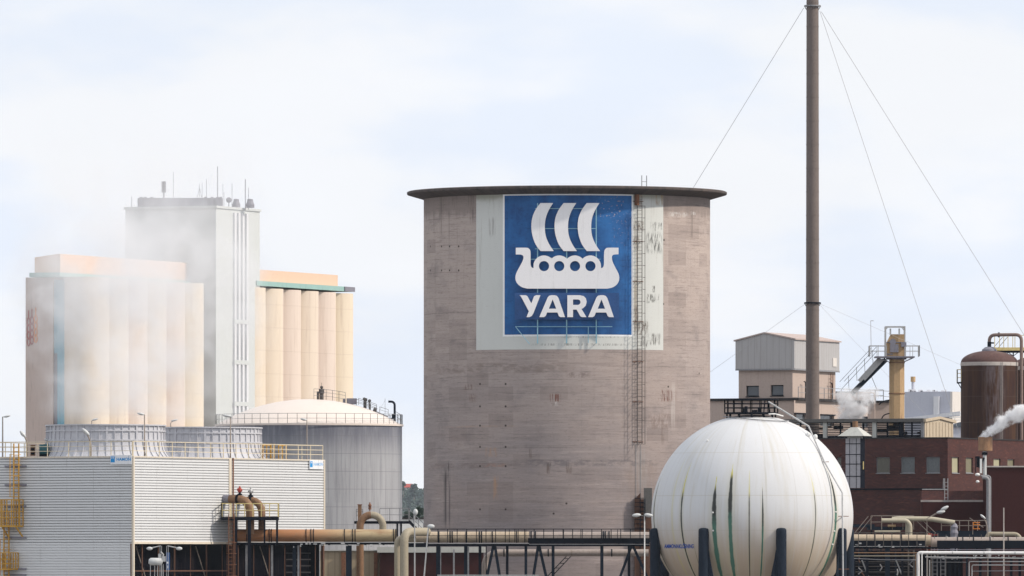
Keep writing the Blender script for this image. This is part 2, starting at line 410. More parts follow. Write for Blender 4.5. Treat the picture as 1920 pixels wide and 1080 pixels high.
def m_concrete(g):
    th, z = g.cyl(); u = th * SR
    big = g.noise(g.vec(u * .10, 0, z * .22), 1, 5, .6); bl = g.noise(g.vec(u * .35, 3, z * .5), 1, 5, .65)
    band = g.noise(g.vec(u * .12, 7, z * 2.6), 1, 4, .75); fine = g.noise(g.vec(u * 3, 0, z * 9), 1, 3, .7)
    course = g.noise(g.vec(g.math('FLOOR', u / 2.3) * 5.1, g.math('FLOOR', z / 1.12) * 3.7, 0), 1, 0)
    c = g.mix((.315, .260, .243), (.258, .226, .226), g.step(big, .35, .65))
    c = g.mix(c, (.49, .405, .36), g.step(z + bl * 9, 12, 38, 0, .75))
    c = g.mix(c, (.17, .14, .135), g.step(band, .50, .76, 0, .55)); c = g.mix(c, (.50, .42, .385), g.step(1 - band, .52, .75, 0, .5))
    b2 = g.noise(g.vec(u * .5, 9, z * 7), 1, 3, .7); c = g.mix(c, (.15, .12, .115), g.step(b2, .54, .72, 0, .5)); c = g.mix(c, (.52, .45, .41), g.step(1 - b2, .56, .74, 0, .4))
    c = g.mix(c, (.20, .175, .175), g.step(bl, .50, .70, 0, .5))
    c = g.mix(c, (.17, .135, .125), g.step(course, .5, .8, 0, .30)); c = g.mix(c, (.15, .12, .11), g.step(fine, .52, .75, 0, .45))
    joint = g.band(g.math('FRACT', z / 1.12), .5, .018, .012) * g.step(bl, .42, .6, .0, .5)
    vj = g.band(g.math('FRACT', u / 2.3), .5, .006, .005) * g.step(band, .45, .6, .0, .3)
    c = g.mix(c, (.12, .10, .09), joint); c = g.mix(c, (.12, .10, .09), vj)
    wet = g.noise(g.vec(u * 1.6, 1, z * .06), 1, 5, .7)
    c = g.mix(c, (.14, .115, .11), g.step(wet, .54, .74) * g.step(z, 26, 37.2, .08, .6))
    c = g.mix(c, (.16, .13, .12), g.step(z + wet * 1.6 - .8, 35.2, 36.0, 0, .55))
    c = cyl_marks(g, c, th, z, SILO_MARKS, silo_ang, silo_z)
    for px, py in SILO_DOTS:
        d = g.math('SQRT', (u - silo_ang(px) * SR) * (u - silo_ang(px) * SR) + (z - silo_z(px, py)) * (z - silo_z(px, py)))
        c = g.mix(c, (.06, .045, .04), 1 - g.step(d, .05, .12))
    return dict(c=c, r=.92, s=.15, h=fine + band, hs=.25, hd=.03)
MT['concrete'] = mat('board_marked_concrete', m_concrete)
PANEL_MARKS = [
    (1186, 375, 6, 70, (.42, .27, .12), .8, .6, .05), (1196, 372, 8, 14, (.30, .15, .08), .9, 1, .2), (1236, 372, 7, 12, (.34, .22, .12), .8, 2, .3),
    (1195, 424, 12, 9, (.13, .09, .07), .8, 5, 3), (1226, 455, 14, 18, (.08, .08, .075), .8, 10, 1.6), (1237, 424, 4, 6, (.05, .05, .05), .95, 5, 1),
    (1225, 425, 5, 8, (.08, .08, .07), .9, 7, 1.2), (1221, 560, 8, 8, (.07, .07, .06), .95, 7, 1.3), (1232, 557, 4, 6, (.07, .07, .06), .9, 7, 1.2),
    (1205, 615, 10, 12, (.12, .09, .07), .8, 5, 2), (1209, 640, 8, 10, (.07, .06, .06), .9, 7, 1), (1227, 636, 10, 10, (.10, .09, .08), .8, 7, 1),
    (1192, 520, 4, 90, (.45, .36, .25), .55, 2, .15), (1193, 600, 4, 25, (.2, .15, .12), .7, 5, 1), (1225, 542, 3, 6, (.07, .07, .06), .9, 7, 1.2),
    (923, 425, 6, 16, (.28, .26, .25), .6, 8, .4), (1100, 646, 90, 2, (.12, .11, .10), .6, 9, 2), (1100, 631, 60, 2.5, (.15, .13, .12), .5, 6, 3),
    (1193, 455, 5, 12, (.16, .12, .09), .6, 4, 1),
]
def m_panel(g):
    th, z = g.cyl(); u = th * SR
    a = g.noise(g.vec(u * .5, 0, z * .4), 1, 5, .6); b = g.noise(g.vec(u * 2.5, 0, z * 7), 1, 3, .7)
    c = g.mix((.57, .575, .55), (.62, .63, .60), a); c = g.mix(c, (.42, .41, .385), g.step(b, .55, .8, 0, .45))
    c = g.mix(c, (.30, .27, .23), g.step(g.noise(g.vec(u * 2, 4, z * .12), 1, 5, .7), .52, .74) * g.step(z, 26, 37, .15, .75))
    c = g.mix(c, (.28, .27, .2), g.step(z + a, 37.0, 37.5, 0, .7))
    c = cyl_marks(g, c, th, z, PANEL_MARKS, silo_ang, silo_z)
    return dict(c=c, r=.75, s=.2)
MT['panel_white'] = mat('weathered_white_wall_paint', m_panel)
BLUE_MARKS = [(1144, 392, 22, 18, (.45, .38, .38), .7, 6, 6), (1155, 375, 5, 16, (.22, .16, .1), .6, 4, .3), (1165, 430, 20, 30, (.35, .3, .32), .25, 5, 5)]
def m_blue(g):
    th, z = g.cyl(); u = th * SR
    a = g.noise(g.vec(u * .45, 0, z * .35), 1, 5, .65); b = g.noise(g.vec(u * 1.4, 0, z * 5), 1, 4, .7)
    c = g.mix((.011, .068, .215), (.020, .128, .36), g.step(a, .35, .65)); c = g.mix(c, (.008, .036, .12), g.step(b, .50, .76, 0, .6))
    c = g.mix(c, (.03, .17, .45), g.step(g.noise(g.vec(u * 3, 5, z * .15), 1, 4, .6), .55, .8, 0, .4))
    n2 = g.noise(g.vec(u * 5, 2, z * 5), 1, 2, .5)
    for px, py, hw, hh, col, st, nu, nz in BLUE_MARKS:
        a0, a1 = silo_ang(px - hw), silo_ang(px + hw); hu = (a1 - a0) / 2 * SR; zc = silo_z(px, py); dz = m_(hh, SY)
        c = g.mix(c, col, g.band(u, (a0 + a1) / 2 * SR, hu, hu * .5) * g.band(z, zc, dz, dz * .5) * g.step(n2, .60, .66) * st)
    return dict(c=c, r=.6, s=.25)
MT['panel_blue'] = mat('faded_blue_wall_paint', m_blue)
def m_roof(g):
    th, z = g.cyl(); n = g.noise(g.vec(th * 40, 0, z), 1, 4, .7)
    return dict(c=g.mix((.055, .048, .047), (.11, .085, .075), g.step(n, .3, .7)), r=.9)
MT['roof_edge'] = mat('stained_roof_edge', m_roof)

# --- spherical tank
SPH = Vector(((1410.5 - 960) * 685 / F, 685, ZC + (HY - 967) * 685 / F)); SPR = m_(189.3, 685)
SPH_ZL = SPH.z      # sphere centre above its root (the root stands on the ground)
def lat_of(py): return asin(max(-1, min(1, (967 - py) / 189.3)))
def lon_of(px, py): return asin(max(-1, min(1, (px - 1410.5) / (189.3 * cos(lat_of(py))))))
STREAKS = [  # px at row, row, top row, dark rows (start, end), green rows (start), half width m, strength
    (1335, 955, 885, 915, 985, 975, .20, .95), (1364.5, 955, 862, 890, 985, 965, .175, .95), (1400, 930, 875, 930, 1100, 1200, .055, .8),
    (1425, 955, 900, 915, 975, 985, .07, .95), (1524, 955, 870, 925, 1000, 1300, .06, .75), (1563, 955, 868, 880, 960, 950, .15, .95),
    (1275, 955, 862, 925, 1010, 1300, .09, .9), (1226, 950, 880, 890, 970, 1300, .14, 1.0), (1300, 1030, 1000, 1010, 1080, 1300, .05, .45), (1258, 960, 850, 1300, 1400, 1400, .12, .25)]
def m_sphere(g):
    x, y, z0 = g.co(); z = z0 - SPH_ZL
    lon = g.math('ARCTAN2', x, y * -1); lat = g.math('ARCSINE', g.math('MINIMUM', g.math('MAXIMUM', z / SPR, -.9999), .9999)); rr = g.math('COSINE', lat) * SPR
    a = g.noise(g.raw, .35, 4, .55); s = g.noise(g.vec(lon * 14, 0, lat * .8), 1, 5, .7)
    c = g.mix((.565, .57, .585), (.61, .615, .625), a)
    c = g.mix(c, (.43, .33, .235), g.step(z * -1 + s * 2.6, .4, 5.2, 0, .92))           # browner towards the bottom, broken up by noise
    c = g.mix(c, (.46, .43, .35), g.step(s, .50, .76, 0, .50)); c = g.mix(c, (.50, .47, .40), g.step(g.noise(g.vec(lon * 5, 3, lat * .5), 1, 4, .7), .52, .72, 0, .45))
    for k in range(16):                                                        # plate seams
        pass
    fr = g.math('FRACT', lon / (2 * pi / 20) + .13); c = g.mix(c, (.45, .44, .42), g.band(fr, .5, .012, .008) * .45)
    for la in (lat_of(930), lat_of(995), lat_of(850)): c = g.mix(c, (.46, .43, .38), g.band(lat, la, .0035, .002) * .5)
    wob = g.noise(g.vec(lon * 5, 2, lat * 9), 1, 3, .6) - .5; brk = g.noise(g.vec(lon * 30, 0, lat * 6), 1, 4, .7)
    for px, py, top, d0, d1, g0, hw, st in STREAKS:
        l0 = lon_of(px, py); dist = (lon - l0).abs() * rr + wob * (hw * .8)
        prog = g.step(lat * -1, -lat_of(top), -lat_of(min(1150, top + 75)))
        w = prog * hw * (1 - g.step(lat * -1, .35, .75, 0, .35)) + .004
        m = (1 - g.step(dist, w * .55, w * 1.1)) * g.step(prog, .001, .06)
        yel = (.55, .50, .14); drk = (.022, .026, .024); grn = (.05, .15, .11)
        cc = g.mix(yel, drk, g.step(lat * -1 + wob * .1, -lat_of(d0 - 8), -lat_of(d0 + 10)))
        if g0 < 1150: cc = g.mix(cc, grn, g.step(lat * -1 + wob * .2, -lat_of(g0 - 14), -lat_of(g0 + 14)))
        halo = 1 - g.step(dist, hw * 1.0, hw * 3.6)
        c = g.mix(c, (.46, .43, .28), halo * prog * .35 * st)
        c = g.mix(c, cc, m * g.step(brk, .22, .36, .6, 1) * st)
    rim = g.step(z, SPR * .965, SPR * .99); c = g.mix(c, (.70, .50, .44), rim * g.step(s, .35, .6, .2, .7))
    return dict(c=c, r=.65, s=.15)
MT['sphere'] = mat('streaked_white_tank_paint', m_sphere)

def m_tankwall(g):
    th, z = g.cyl(); u = th * 8.2
    pan = g.noise(g.vec(g.math('FLOOR', u / .62) * 3.3, 0, g.math('FLOOR', z / 3.0) * 2), 1, 0)
    c = g.mix((.31, .315, .335), (.40, .405, .425), pan)
    c = g.mix(c, (.21, .21, .23), g.step(g.noise(g.vec(u * 3.2, 0, z * .12), 1, 5, .75), .46, .68, 0, .7))
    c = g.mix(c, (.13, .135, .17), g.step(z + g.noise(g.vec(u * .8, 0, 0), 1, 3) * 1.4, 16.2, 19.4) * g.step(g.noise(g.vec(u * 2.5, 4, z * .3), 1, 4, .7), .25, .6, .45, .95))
    c = g.mix(c, (.17, .17, .18), g.band(g.math('FRACT', z / 1.55), .5, .012, .008) * .7)
    c = g.mix(c, (.17, .17, .18), g.band(g.math('FRACT', u / 1.24), .5, .012, .01) * .5)
    return dict(c=c, r=.75)
MT['tank_wall'] = mat('grey_tank_plates', m_tankwall)
MT['dome'] = worn('dome_cream', (.68, .60, .54), .5, .04, (.55, .45, .40), .2)
MT['conc_pale'] = worn('pale_concrete', (.44, .44, .41), .85, .1, (.22, .23, .21), .45, .6)
MT['peach'] = worn('peach_render', (.66, .46, .34), .85, .07, (.55, .34, .2), .25)
def m_silorow(g):
    x, y, z = g.co(); n = g.math('FLOOR', (x + 40) / 5.41 + .5); t = g.noise(g.vec(n * 4.7, 2, 0), 1, 0)
    c = g.mix((.67, .56, .48), (.70, .60, .47), g.step(t, .35, .65)); c = g.mix(c, (.46, .35, .28), g.step(g.noise(g.vec(x * 2, y * 2, z * .1), 1, 5, .7), .5, .75, 0, .5)); c = g.mix(c, (.48, .38, .31), g.band(g.math('FRACT', z / 2.9), .5, .012, .01) * .4)
    return dict(c=c, r=.85)
MT['silo_row'] = mat('pink_and_ochre_silo_render', m_silorow)
MT['end_wall'] = worn('end_wall_brown', (.52, .42, .37), .85, .06)
MT['green_band'] = worn('green_fascia', (.27, .43, .40), .6, .08)
MT['blue_strip'] = worn('blue_strip', (.16, .36, .44), .6, .1)
MT['mauve'] = worn('mauve_grey', (.20, .195, .23), .7, .15)
MT['chimney'] = worn('chimney_steel', (.150, .122, .110), .75, .18, (.09, .07, .06), .4)
def m_brick(dark):
    def fn(g):
        x, y, z = g.co(); b = g.n('ShaderNodeTexBrick'); g.put(b.inputs['Vector'], g.vec(x + y, z, 0)); b.inputs['Scale'].default_value = 1
        b.inputs['Brick Width'].default_value = .26; b.inputs['Row Height'].default_value = .085; b.inputs['Mortar Size'].default_value = .010
        b.inputs['Color1'].default_value = (.095 * dark, .036 * dark, .031 * dark, 1); b.inputs['Color2'].default_value = (.060 * dark, .027 * dark, .026 * dark, 1); b.inputs['Mortar'].default_value = (.09 * dark, .06 * dark, .055 * dark, 1)
        n = g.noise(g.vec((x + y) * .5, 0, z * .8), 1, 5, .65)
        c = g.mix(V(g, b.outputs[0]), (.055 * dark, .03 * dark, .028 * dark), g.step(n, .42, .68, 0, .6))
        n2 = g.noise(g.vec((x + y) * 1.1, 5, z * 5), 1, 4, .7); c = g.mix(c, (.20 * dark, .085 * dark, .065 * dark), g.step(n2, .52, .74, 0, .55))
        return dict(c=c, r=.9, s=.04)
    return fn
MT['brick'] = mat('dark_red_brick', m_brick(1.0)); MT['brick_light'] = mat('paler_red_brick', m_brick(1.5))
MT['beige_render'] = worn('beige_render', (.43, .345, .30), .9, .1, (.28, .2, .16), .4)
MT['metal_sheet'] = mat('grey_profiled_sheet', lambda g: dict(c=g.mix(g.mix((.40, .39, .39), (.34, .32, .31), g.step(g.noise(g.vec((g.co()[0] + g.co()[1]) * 4, 0, g.co()[2] * .3), 1, 5, .7), .45, .75)), (.2, .18, .17), g.band(g.math('FRACT', (g.co()[0] + g.co()[1]) / .6), .5, .04, .03) * .45), r=.55))
MT['tan_sheet'] = mat('tan_profiled_sheet', lambda g: dict(c=g.mix(g.mix((.40, .32, .22), (.33, .26, .17), g.noise(g.raw, .8, 4)), (.16, .12, .08), g.band(g.math('FRACT', (g.co()[0] + g.co()[1]) / .55), .5, .05, .04) * .6), r=.7))
MT['ladder_steel'] = worn('ladder_steel', (.085, .075, .07), .8, .3, (.05, .03, .02), .4)
MT['dim_rust'] = worn('dim_rust', (.10, .048, .03), .85, .3, (.03, .02, .018), .6)
MT['lavender'] = worn('lavender_sheet', (.46, .47, .53), .7, .06, (.34, .34, .4), .3)
MT['cream_wall'] = worn('cream_wall', (.62, .58, .54), .8, .05)
MT['conveyor'] = worn('ochre_casing', (.44, .30, .165), .7, .15, (.20, .10, .07), .75)
def m_browntank(g):
    th, z = g.cyl(); n = g.noise(g.vec(th * 3.2, 0, z * .10), 1, 5, .7); n2 = g.noise(g.vec(th * 12, 3, z * .2), 1, 5, .7)
    c = g.mix((.035, .014, .012), (.072, .034, .017), g.step(n, .35, .65)); c = g.mix(c, (.016, .011, .013), g.step(n2, .5, .75, 0, .8))
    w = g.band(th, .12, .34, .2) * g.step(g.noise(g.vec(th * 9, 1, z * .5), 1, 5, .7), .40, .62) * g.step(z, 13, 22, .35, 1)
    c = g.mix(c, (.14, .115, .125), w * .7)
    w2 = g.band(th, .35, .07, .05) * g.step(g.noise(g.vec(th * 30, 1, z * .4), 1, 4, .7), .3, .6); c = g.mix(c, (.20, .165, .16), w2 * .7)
    c = g.mix(c, (.09, .06, .05), g.band(g.math('FRACT', z / 2.2), .5, .012, .01) * .5)
    return dict(c=c, r=.7, s=.2)
MT['brown_tank'] = mat('brown_stained_tank', m_browntank)
MT['brown_dome'] = worn('brown_dome', (.085, .045, .04), .8, .3, (.22, .16, .13), .5, streak=False)
MT['pale_band'] = worn('pale_band', (.42, .38, .35), .7, .2, (.2, .12, .09), .4)
MT['can'] = worn('tarnished_can', (.27, .15, .08), .6, .35, (.07, .06, .055), .8, 2.2)
MT['foliage'] = mat('far_foliage', lambda g: dict(c=g.mix((.020, .040, .040), (.055, .075, .055), g.noise(g.raw, .05, 4, .7)), r=.9))  # blue-green cast puts some of the distance haze into the leaf colour
MT['grass'] = mat('hill_grass', lambda g: dict(c=g.mix((.04, .06, .03), (.08, .09, .04), g.noise(g.raw, .02, 4, .7)), r=.95))
MT['grey_dark'] = worn('grey_dark', (.10, .095, .09), .7, .2)
MT['tan_light'] = worn('tan_light', (.46, .38, .28), .7, .12, (.25, .17, .1), .5)
MT['ground'] = mat('yard_ground', lambda g: dict(c=g.mix((.15, .145, .14), (.22, .21, .20), g.noise(g.raw, .08, 5, .7)), r=.95))
MT['water'] = mat('harbour_water', lambda g: dict(c=(.03, .05, .06), r=.12, h=g.noise(g.raw, .4, 4, .6), hs=.4, hd=.3))
MT['quay'] = worn('quay_concrete', (.28, .27, .25), .9, .15)
MT['dark_roof'] = worn('slate_green_roof', (.10, .12, .15), .8, .2)
random.seed(4)
# ------------------------------------------------------------------ ground, water, air, hill
g_ = MB(); g_.quad((-2000, 600, 0), (2000, 600, 0), (2000, 6500, 0), (-2000, 6500, 0)); g_.build('ground', MT['ground'], recalc=False, kind='structure')
g_ = MB(); g_.quad((-2000, -60, -1.6), (2000, -60, -1.6), (2000, 600.5, -1.6), (-2000, 600.5, -1.6)); g_.build('water', MT['water'], recalc=False, kind='structure')
g_ = MB(); g_.box(-2000, 2000, 599.2, 600, -3, .25); tag(g_.build('quay_wall', MT['quay']), 'long concrete quay wall between the water and the plant yard', 'quay wall')

def terrain():
    mb = MB(); nx, ny = 60, 10; hs = []
    def h(x, y): return max(.0, (41 + 8 * sin(x * .0031 + 1) + 3 * sin(x * .011)) * math.exp(-((y - 6000) / 260) ** 2)) + .02
    for j in range(ny + 1):
        for i in range(nx + 1):
            x = -1600 + 3200 * i / nx; y = 5500 + 900 * j / ny; hs.append((x, y, h(x, y)))
    mb.add(hs, [(j * (nx + 1) + i, j * (nx + 1) + i + 1, (j + 1) * (nx + 1) + i + 1, (j + 1) * (nx + 1) + i) for j in range(ny) for i in range(nx)], True)
    mb.build('hill', MT['grass'], kind='structure')
    return h
hill_h = terrain()
def clump(mb, c, r, n, leaf):
    for _ in range(n):
        d = Vector((random.gauss(0, 1), random.gauss(0, 1), random.gauss(0, 1))).normalized() * r * random.uniform(.55, 1.05); d.z *= .9
        p = Vector(c) + d; a = Vector((random.uniform(-1, 1), random.uniform(-1, 1), random.uniform(-1, 1))).normalized(); b = a.orthogonal().normalized(); s = leaf * random.uniform(.6, 1.3)
        mb.add([p + a * s, p + b * s, p - a * s * .8, p - b * s], [(0, 1, 2, 3)])
mb = MB()
for i in range(520):
    if i < 260: x = -72 + random.uniform(-14, 20)
    else: x = random.uniform(-900, 900)
    y = random.uniform(5830, 5990); z = hill_h(x, y); r = random.uniform(3, 6)
    clump(mb, (x, y, z + r * .9 - (0 if y > 5900 else 2)), r, 70 if i < 260 else 14, 1.1 if i < 260 else 2.2)
tag(mb.build('wood', MT['foliage'], recalc=False), 'dark far-off wood covering the hill between the grey tank and the concrete silo', 'wood', kind='stuff')
def pixtree(name, label, px, py_top, py_bot, wpx, Y, n, leaf):
    b = at(px, py_bot, Y); t = at(px, py_top, Y); h = t.z - b.z; w = m_(wpx, Y); g0 = hill_h(b.x, Y) if Y > 5500 else 0
    r = thing(name, label, 'tree', (b.x, Y, g0))
    tr = MB(); tr.tube([(b.x, Y, g0 - .3), (b.x + w * .03, Y, b.z), (b.x, Y, b.z + h * .6)], [w * .06, w * .05, w * .02], 6)
    for k in range(5):
        q = random.uniform(0, 2 * pi); tr.tube([(b.x, Y, b.z + h * (.1 + .1 * k)), (b.x + cos(q) * w * .35, Y + sin(q) * w * .35, b.z + h * (.35 + .1 * k))], [w * .025, w * .01], 5)
    tr.build('trunk', MT['lamp_pole'], r); cr = MB()
    for k in range(14):
        f = random.uniform(0.05, 1); ww = w * .5 * sqrt(max(.05, 1 - (f * 1.5 - .55) ** 2)) * .8
        clump(cr, (b.x + random.uniform(-ww, ww), Y + random.uniform(-ww, ww), b.z + h * (.15 + .75 * f)), w * .17, n, leaf)
    cr.build('crown', MT['foliage'], r, recalc=False)
pixtree('broadleaf_tree', 'tall tree standing out on the skyline of the hill beside the red roof', 776, 903, 935, 15, 5900, 90, .8)
pixtree('broadleaf_tree', 'small tree on the hilltop left of the red roofed house', 756.5, 902, 925, 8, 5905, 60, .7)
pixtree('broadleaf_tree', 'green tree behind the white flat building beside the concrete silo', 786, 950, 980, 22, 900, 160, .16)
pixtree('broadleaf_tree', 'low dark green tree right behind the stair rails by the grey tank', 766, 958, 980, 20, 905, 140, .16)
def hill_house():
    Y = 5992; a = at(748, 914, Y); b = at(772, 907, Y); r = thing('house', 'small far house with a long red roof on top of the wooded hill', 'house', ((a.x + b.x) / 2, Y, hill_h(a.x, Y)))
    w = MB(); w.box(a.x, b.x, Y, Y + 7, hill_h(a.x, Y) - 1, a.z); w.build('wall', MT['cream_wall'], r)
    f = MB(); f.prism([[(-.8, 0), (7.8, 0), (3.5, b.z - a.z)]], lambda x, y, d: (a.x - .5 + d * (b.x - a.x + 1), Y + x, a.z + .02 + y), 1); f.build('roof', MT['red_rust'], r)
    d = MB()
    for k in range(3): d.box(a.x + 1 + k * 2.4, a.x + 2 + k * 2.4, Y - .05, Y, a.z - 2.2, a.z - .9)
    d.build('window', MT['glass'], r)
hill_house()

# ------------------------------------------------------------------ big concrete silo
SC_ = Vector(((SPX - 960) * SY / F, SY, 0))
silo = thing('concrete_silo', 'huge round concrete silo with an overhanging flat roof and a painted panel', 'silo', SC_)
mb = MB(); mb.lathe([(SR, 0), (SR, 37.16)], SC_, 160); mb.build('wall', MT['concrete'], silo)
RR = m_(300, SY); mb = MB()
mb.lathe([(SR + .004, 37.08), (RR - .05, 37.47), (RR, 37.53), (RR, 37.68), (RR - .12, 37.74), (.01, 38.2)], SC_, 160); mb.build('roof', MT['roof_edge'], silo)
def sheet(px0, px1, py0, py1, off, n=40):
    a0, a1 = silo_ang(px0), silo_ang(px1); mid = (px0 + px1) / 2; z0, z1 = silo_z(mid, py1), silo_z(mid, py0); r = SR + off
    mb = MB(); mb.lathe([(r, z0), (r, z1)], SC_, n, True, a0, a1)
    for z in (z0, z1): mb.lathe([(SR - .01, z), (r, z)], SC_, n, False, a0, a1)
    return mb
sheet(893, 1243.5, 358.5, 655, .006).build('painted_panel', MT['panel_white'], silo)
MT['border_white'] = worn('border_white', (.84, .84, .84), .7, .04, (.6, .55, .48), .3)
sheet(943, 1187.5, 362.5, 630.5, .022).build('panel_border', MT['border_white'], silo)
sheet(946.5, 1184, 366, 627, .036).build('blue_field', MT['panel_blue'], silo)
# rust-stained seams and the ladder with its cage
def silo_pt(px, z, off): a = silo_ang(px); r = SR + off; return Vector((SC_.x + r * sin(a), SY - r * cos(a), z))
LA = silo_ang(1196); nrm = Vector((sin(LA), -cos(LA), 0)); tan = Vector((cos(LA), sin(LA), 0))
lb = silo_pt(1196, silo_z(1196, 833), .28); lt = silo_pt(1196, 36.98, .28)
mb = MB(); mb.ladder(lb, lt, tan, .44, .02, .3); mb.build('ladder', MT['ladder_steel'], silo)
mb = MB(); z = lb.z
base = Vector((lb.x, lb.y, 0)); k = 0
hoops = []
while z < 36.7:
    pts = [base + tan * (.36 * cos(q)) + nrm * (.74 * sin(q)) + Vector((0, 0, z)) for q in [pi * i / 8 for i in range(9)]]
    for a, b in zip(pts[:-1], pts[1:]): mb.bar(a, b, .035, .02)
    hoops.append(pts); z += .98
for i in (1, 3, 5, 7): mb.bar(hoops[0][i], hoops[-1][i], .022)
mb.build('ladder_cage', MT['ladder_steel'], silo)
mb = MB(); z = lb.z + .2
while z < 36.9:
    for s in (-1, 1): mb.bar(base + tan * (.22 * s) + Vector((0, 0, z)), base - nrm * .29 + tan * (.26 * s) + Vector((0, 0, z)), .05)
    mb.bar(base - nrm * .27 - tan * .5 + Vector((0, 0, z)), base - nrm * .27 + tan * .5 + Vector((0, 0, z)), .05); z += 3.3
mb.build('wall_bracket', MT['rust_steel'], silo)
mb = MB()                                                  # ladder above the roof
R2 = RR - .35; lr0 = Vector((SC_.x + R2 * sin(LA), SY - R2 * cos(LA), 37.6))
mb.ladder(lr0, lr0 + Vector((0, 0, zat(329, lr0.y) - 37.6)), tan, .46, .032, .38); mb.build('roof_ladder', MT['grey_steel'], silo)
mb = MB(); q = silo_pt(1194.5, 0, 0); mb.tube([(q.x, q.y - .25, 36.2), (q.x, q.y - .25, 37.1)], .19, 12); mb.build('roof_outlet', MT['rust_steel'], silo)
mb = MB()                                                  # down pipe strips under the ladder
for px in (1192, 1201): mb.bar(silo_pt(px, 6, .04), silo_pt(px, lb.z, .04), .03)
mb.build('conduit', MT['galvanised'], silo)
# shaft casing on the wall beside the sphere
def shaft():
    r = thing('lift_shaft', 'narrow rusty brown shaft with grey cladding against the silo beside the white sphere', 'shaft', (*silo_pt(1205, 0, .3).xy, 0))
    a = silo_pt(1210, 0, .1); y = a.y - 1.0
    mb = MB(); mb.box(a.x - .45, a.x + .45, y, y + .8, 2, zat(936, y)); mb.build('casing', MT['dim_rust'], r)
    mb = MB(); mb.box(a.x - .2, a.x + .48, y - .12, y - .02, zat(965, y), zat(915, y)); mb.build('cladding', MT['grey_dark'], r)
    mb = MB(); mb.prism([[(-.95, zat(936, y)), (-.46, zat(924, y)), (-.46, zat(936, y)), (-.46, 4), (-.95, 4)]], lambda x, yy, d: (a.x + x, y + .1 + d * .5, yy), 1); mb.build('side_panel', MT['dim_rust'], r)
    mb = MB()
    for z in range(8): zz = zat(990, y) + z * .35; mb.bar((a.x - .95, y - .02, zz), (a.x - .2, y - .02, zz), .05)
    mb.ladder((a.x - .3, y - .15, 3), (a.x - .3, y - .15, zat(935, y)), (1, 0, 0), .4, .03, .35); mb.build('ladder', MT['black_steel'], r)
shaft()

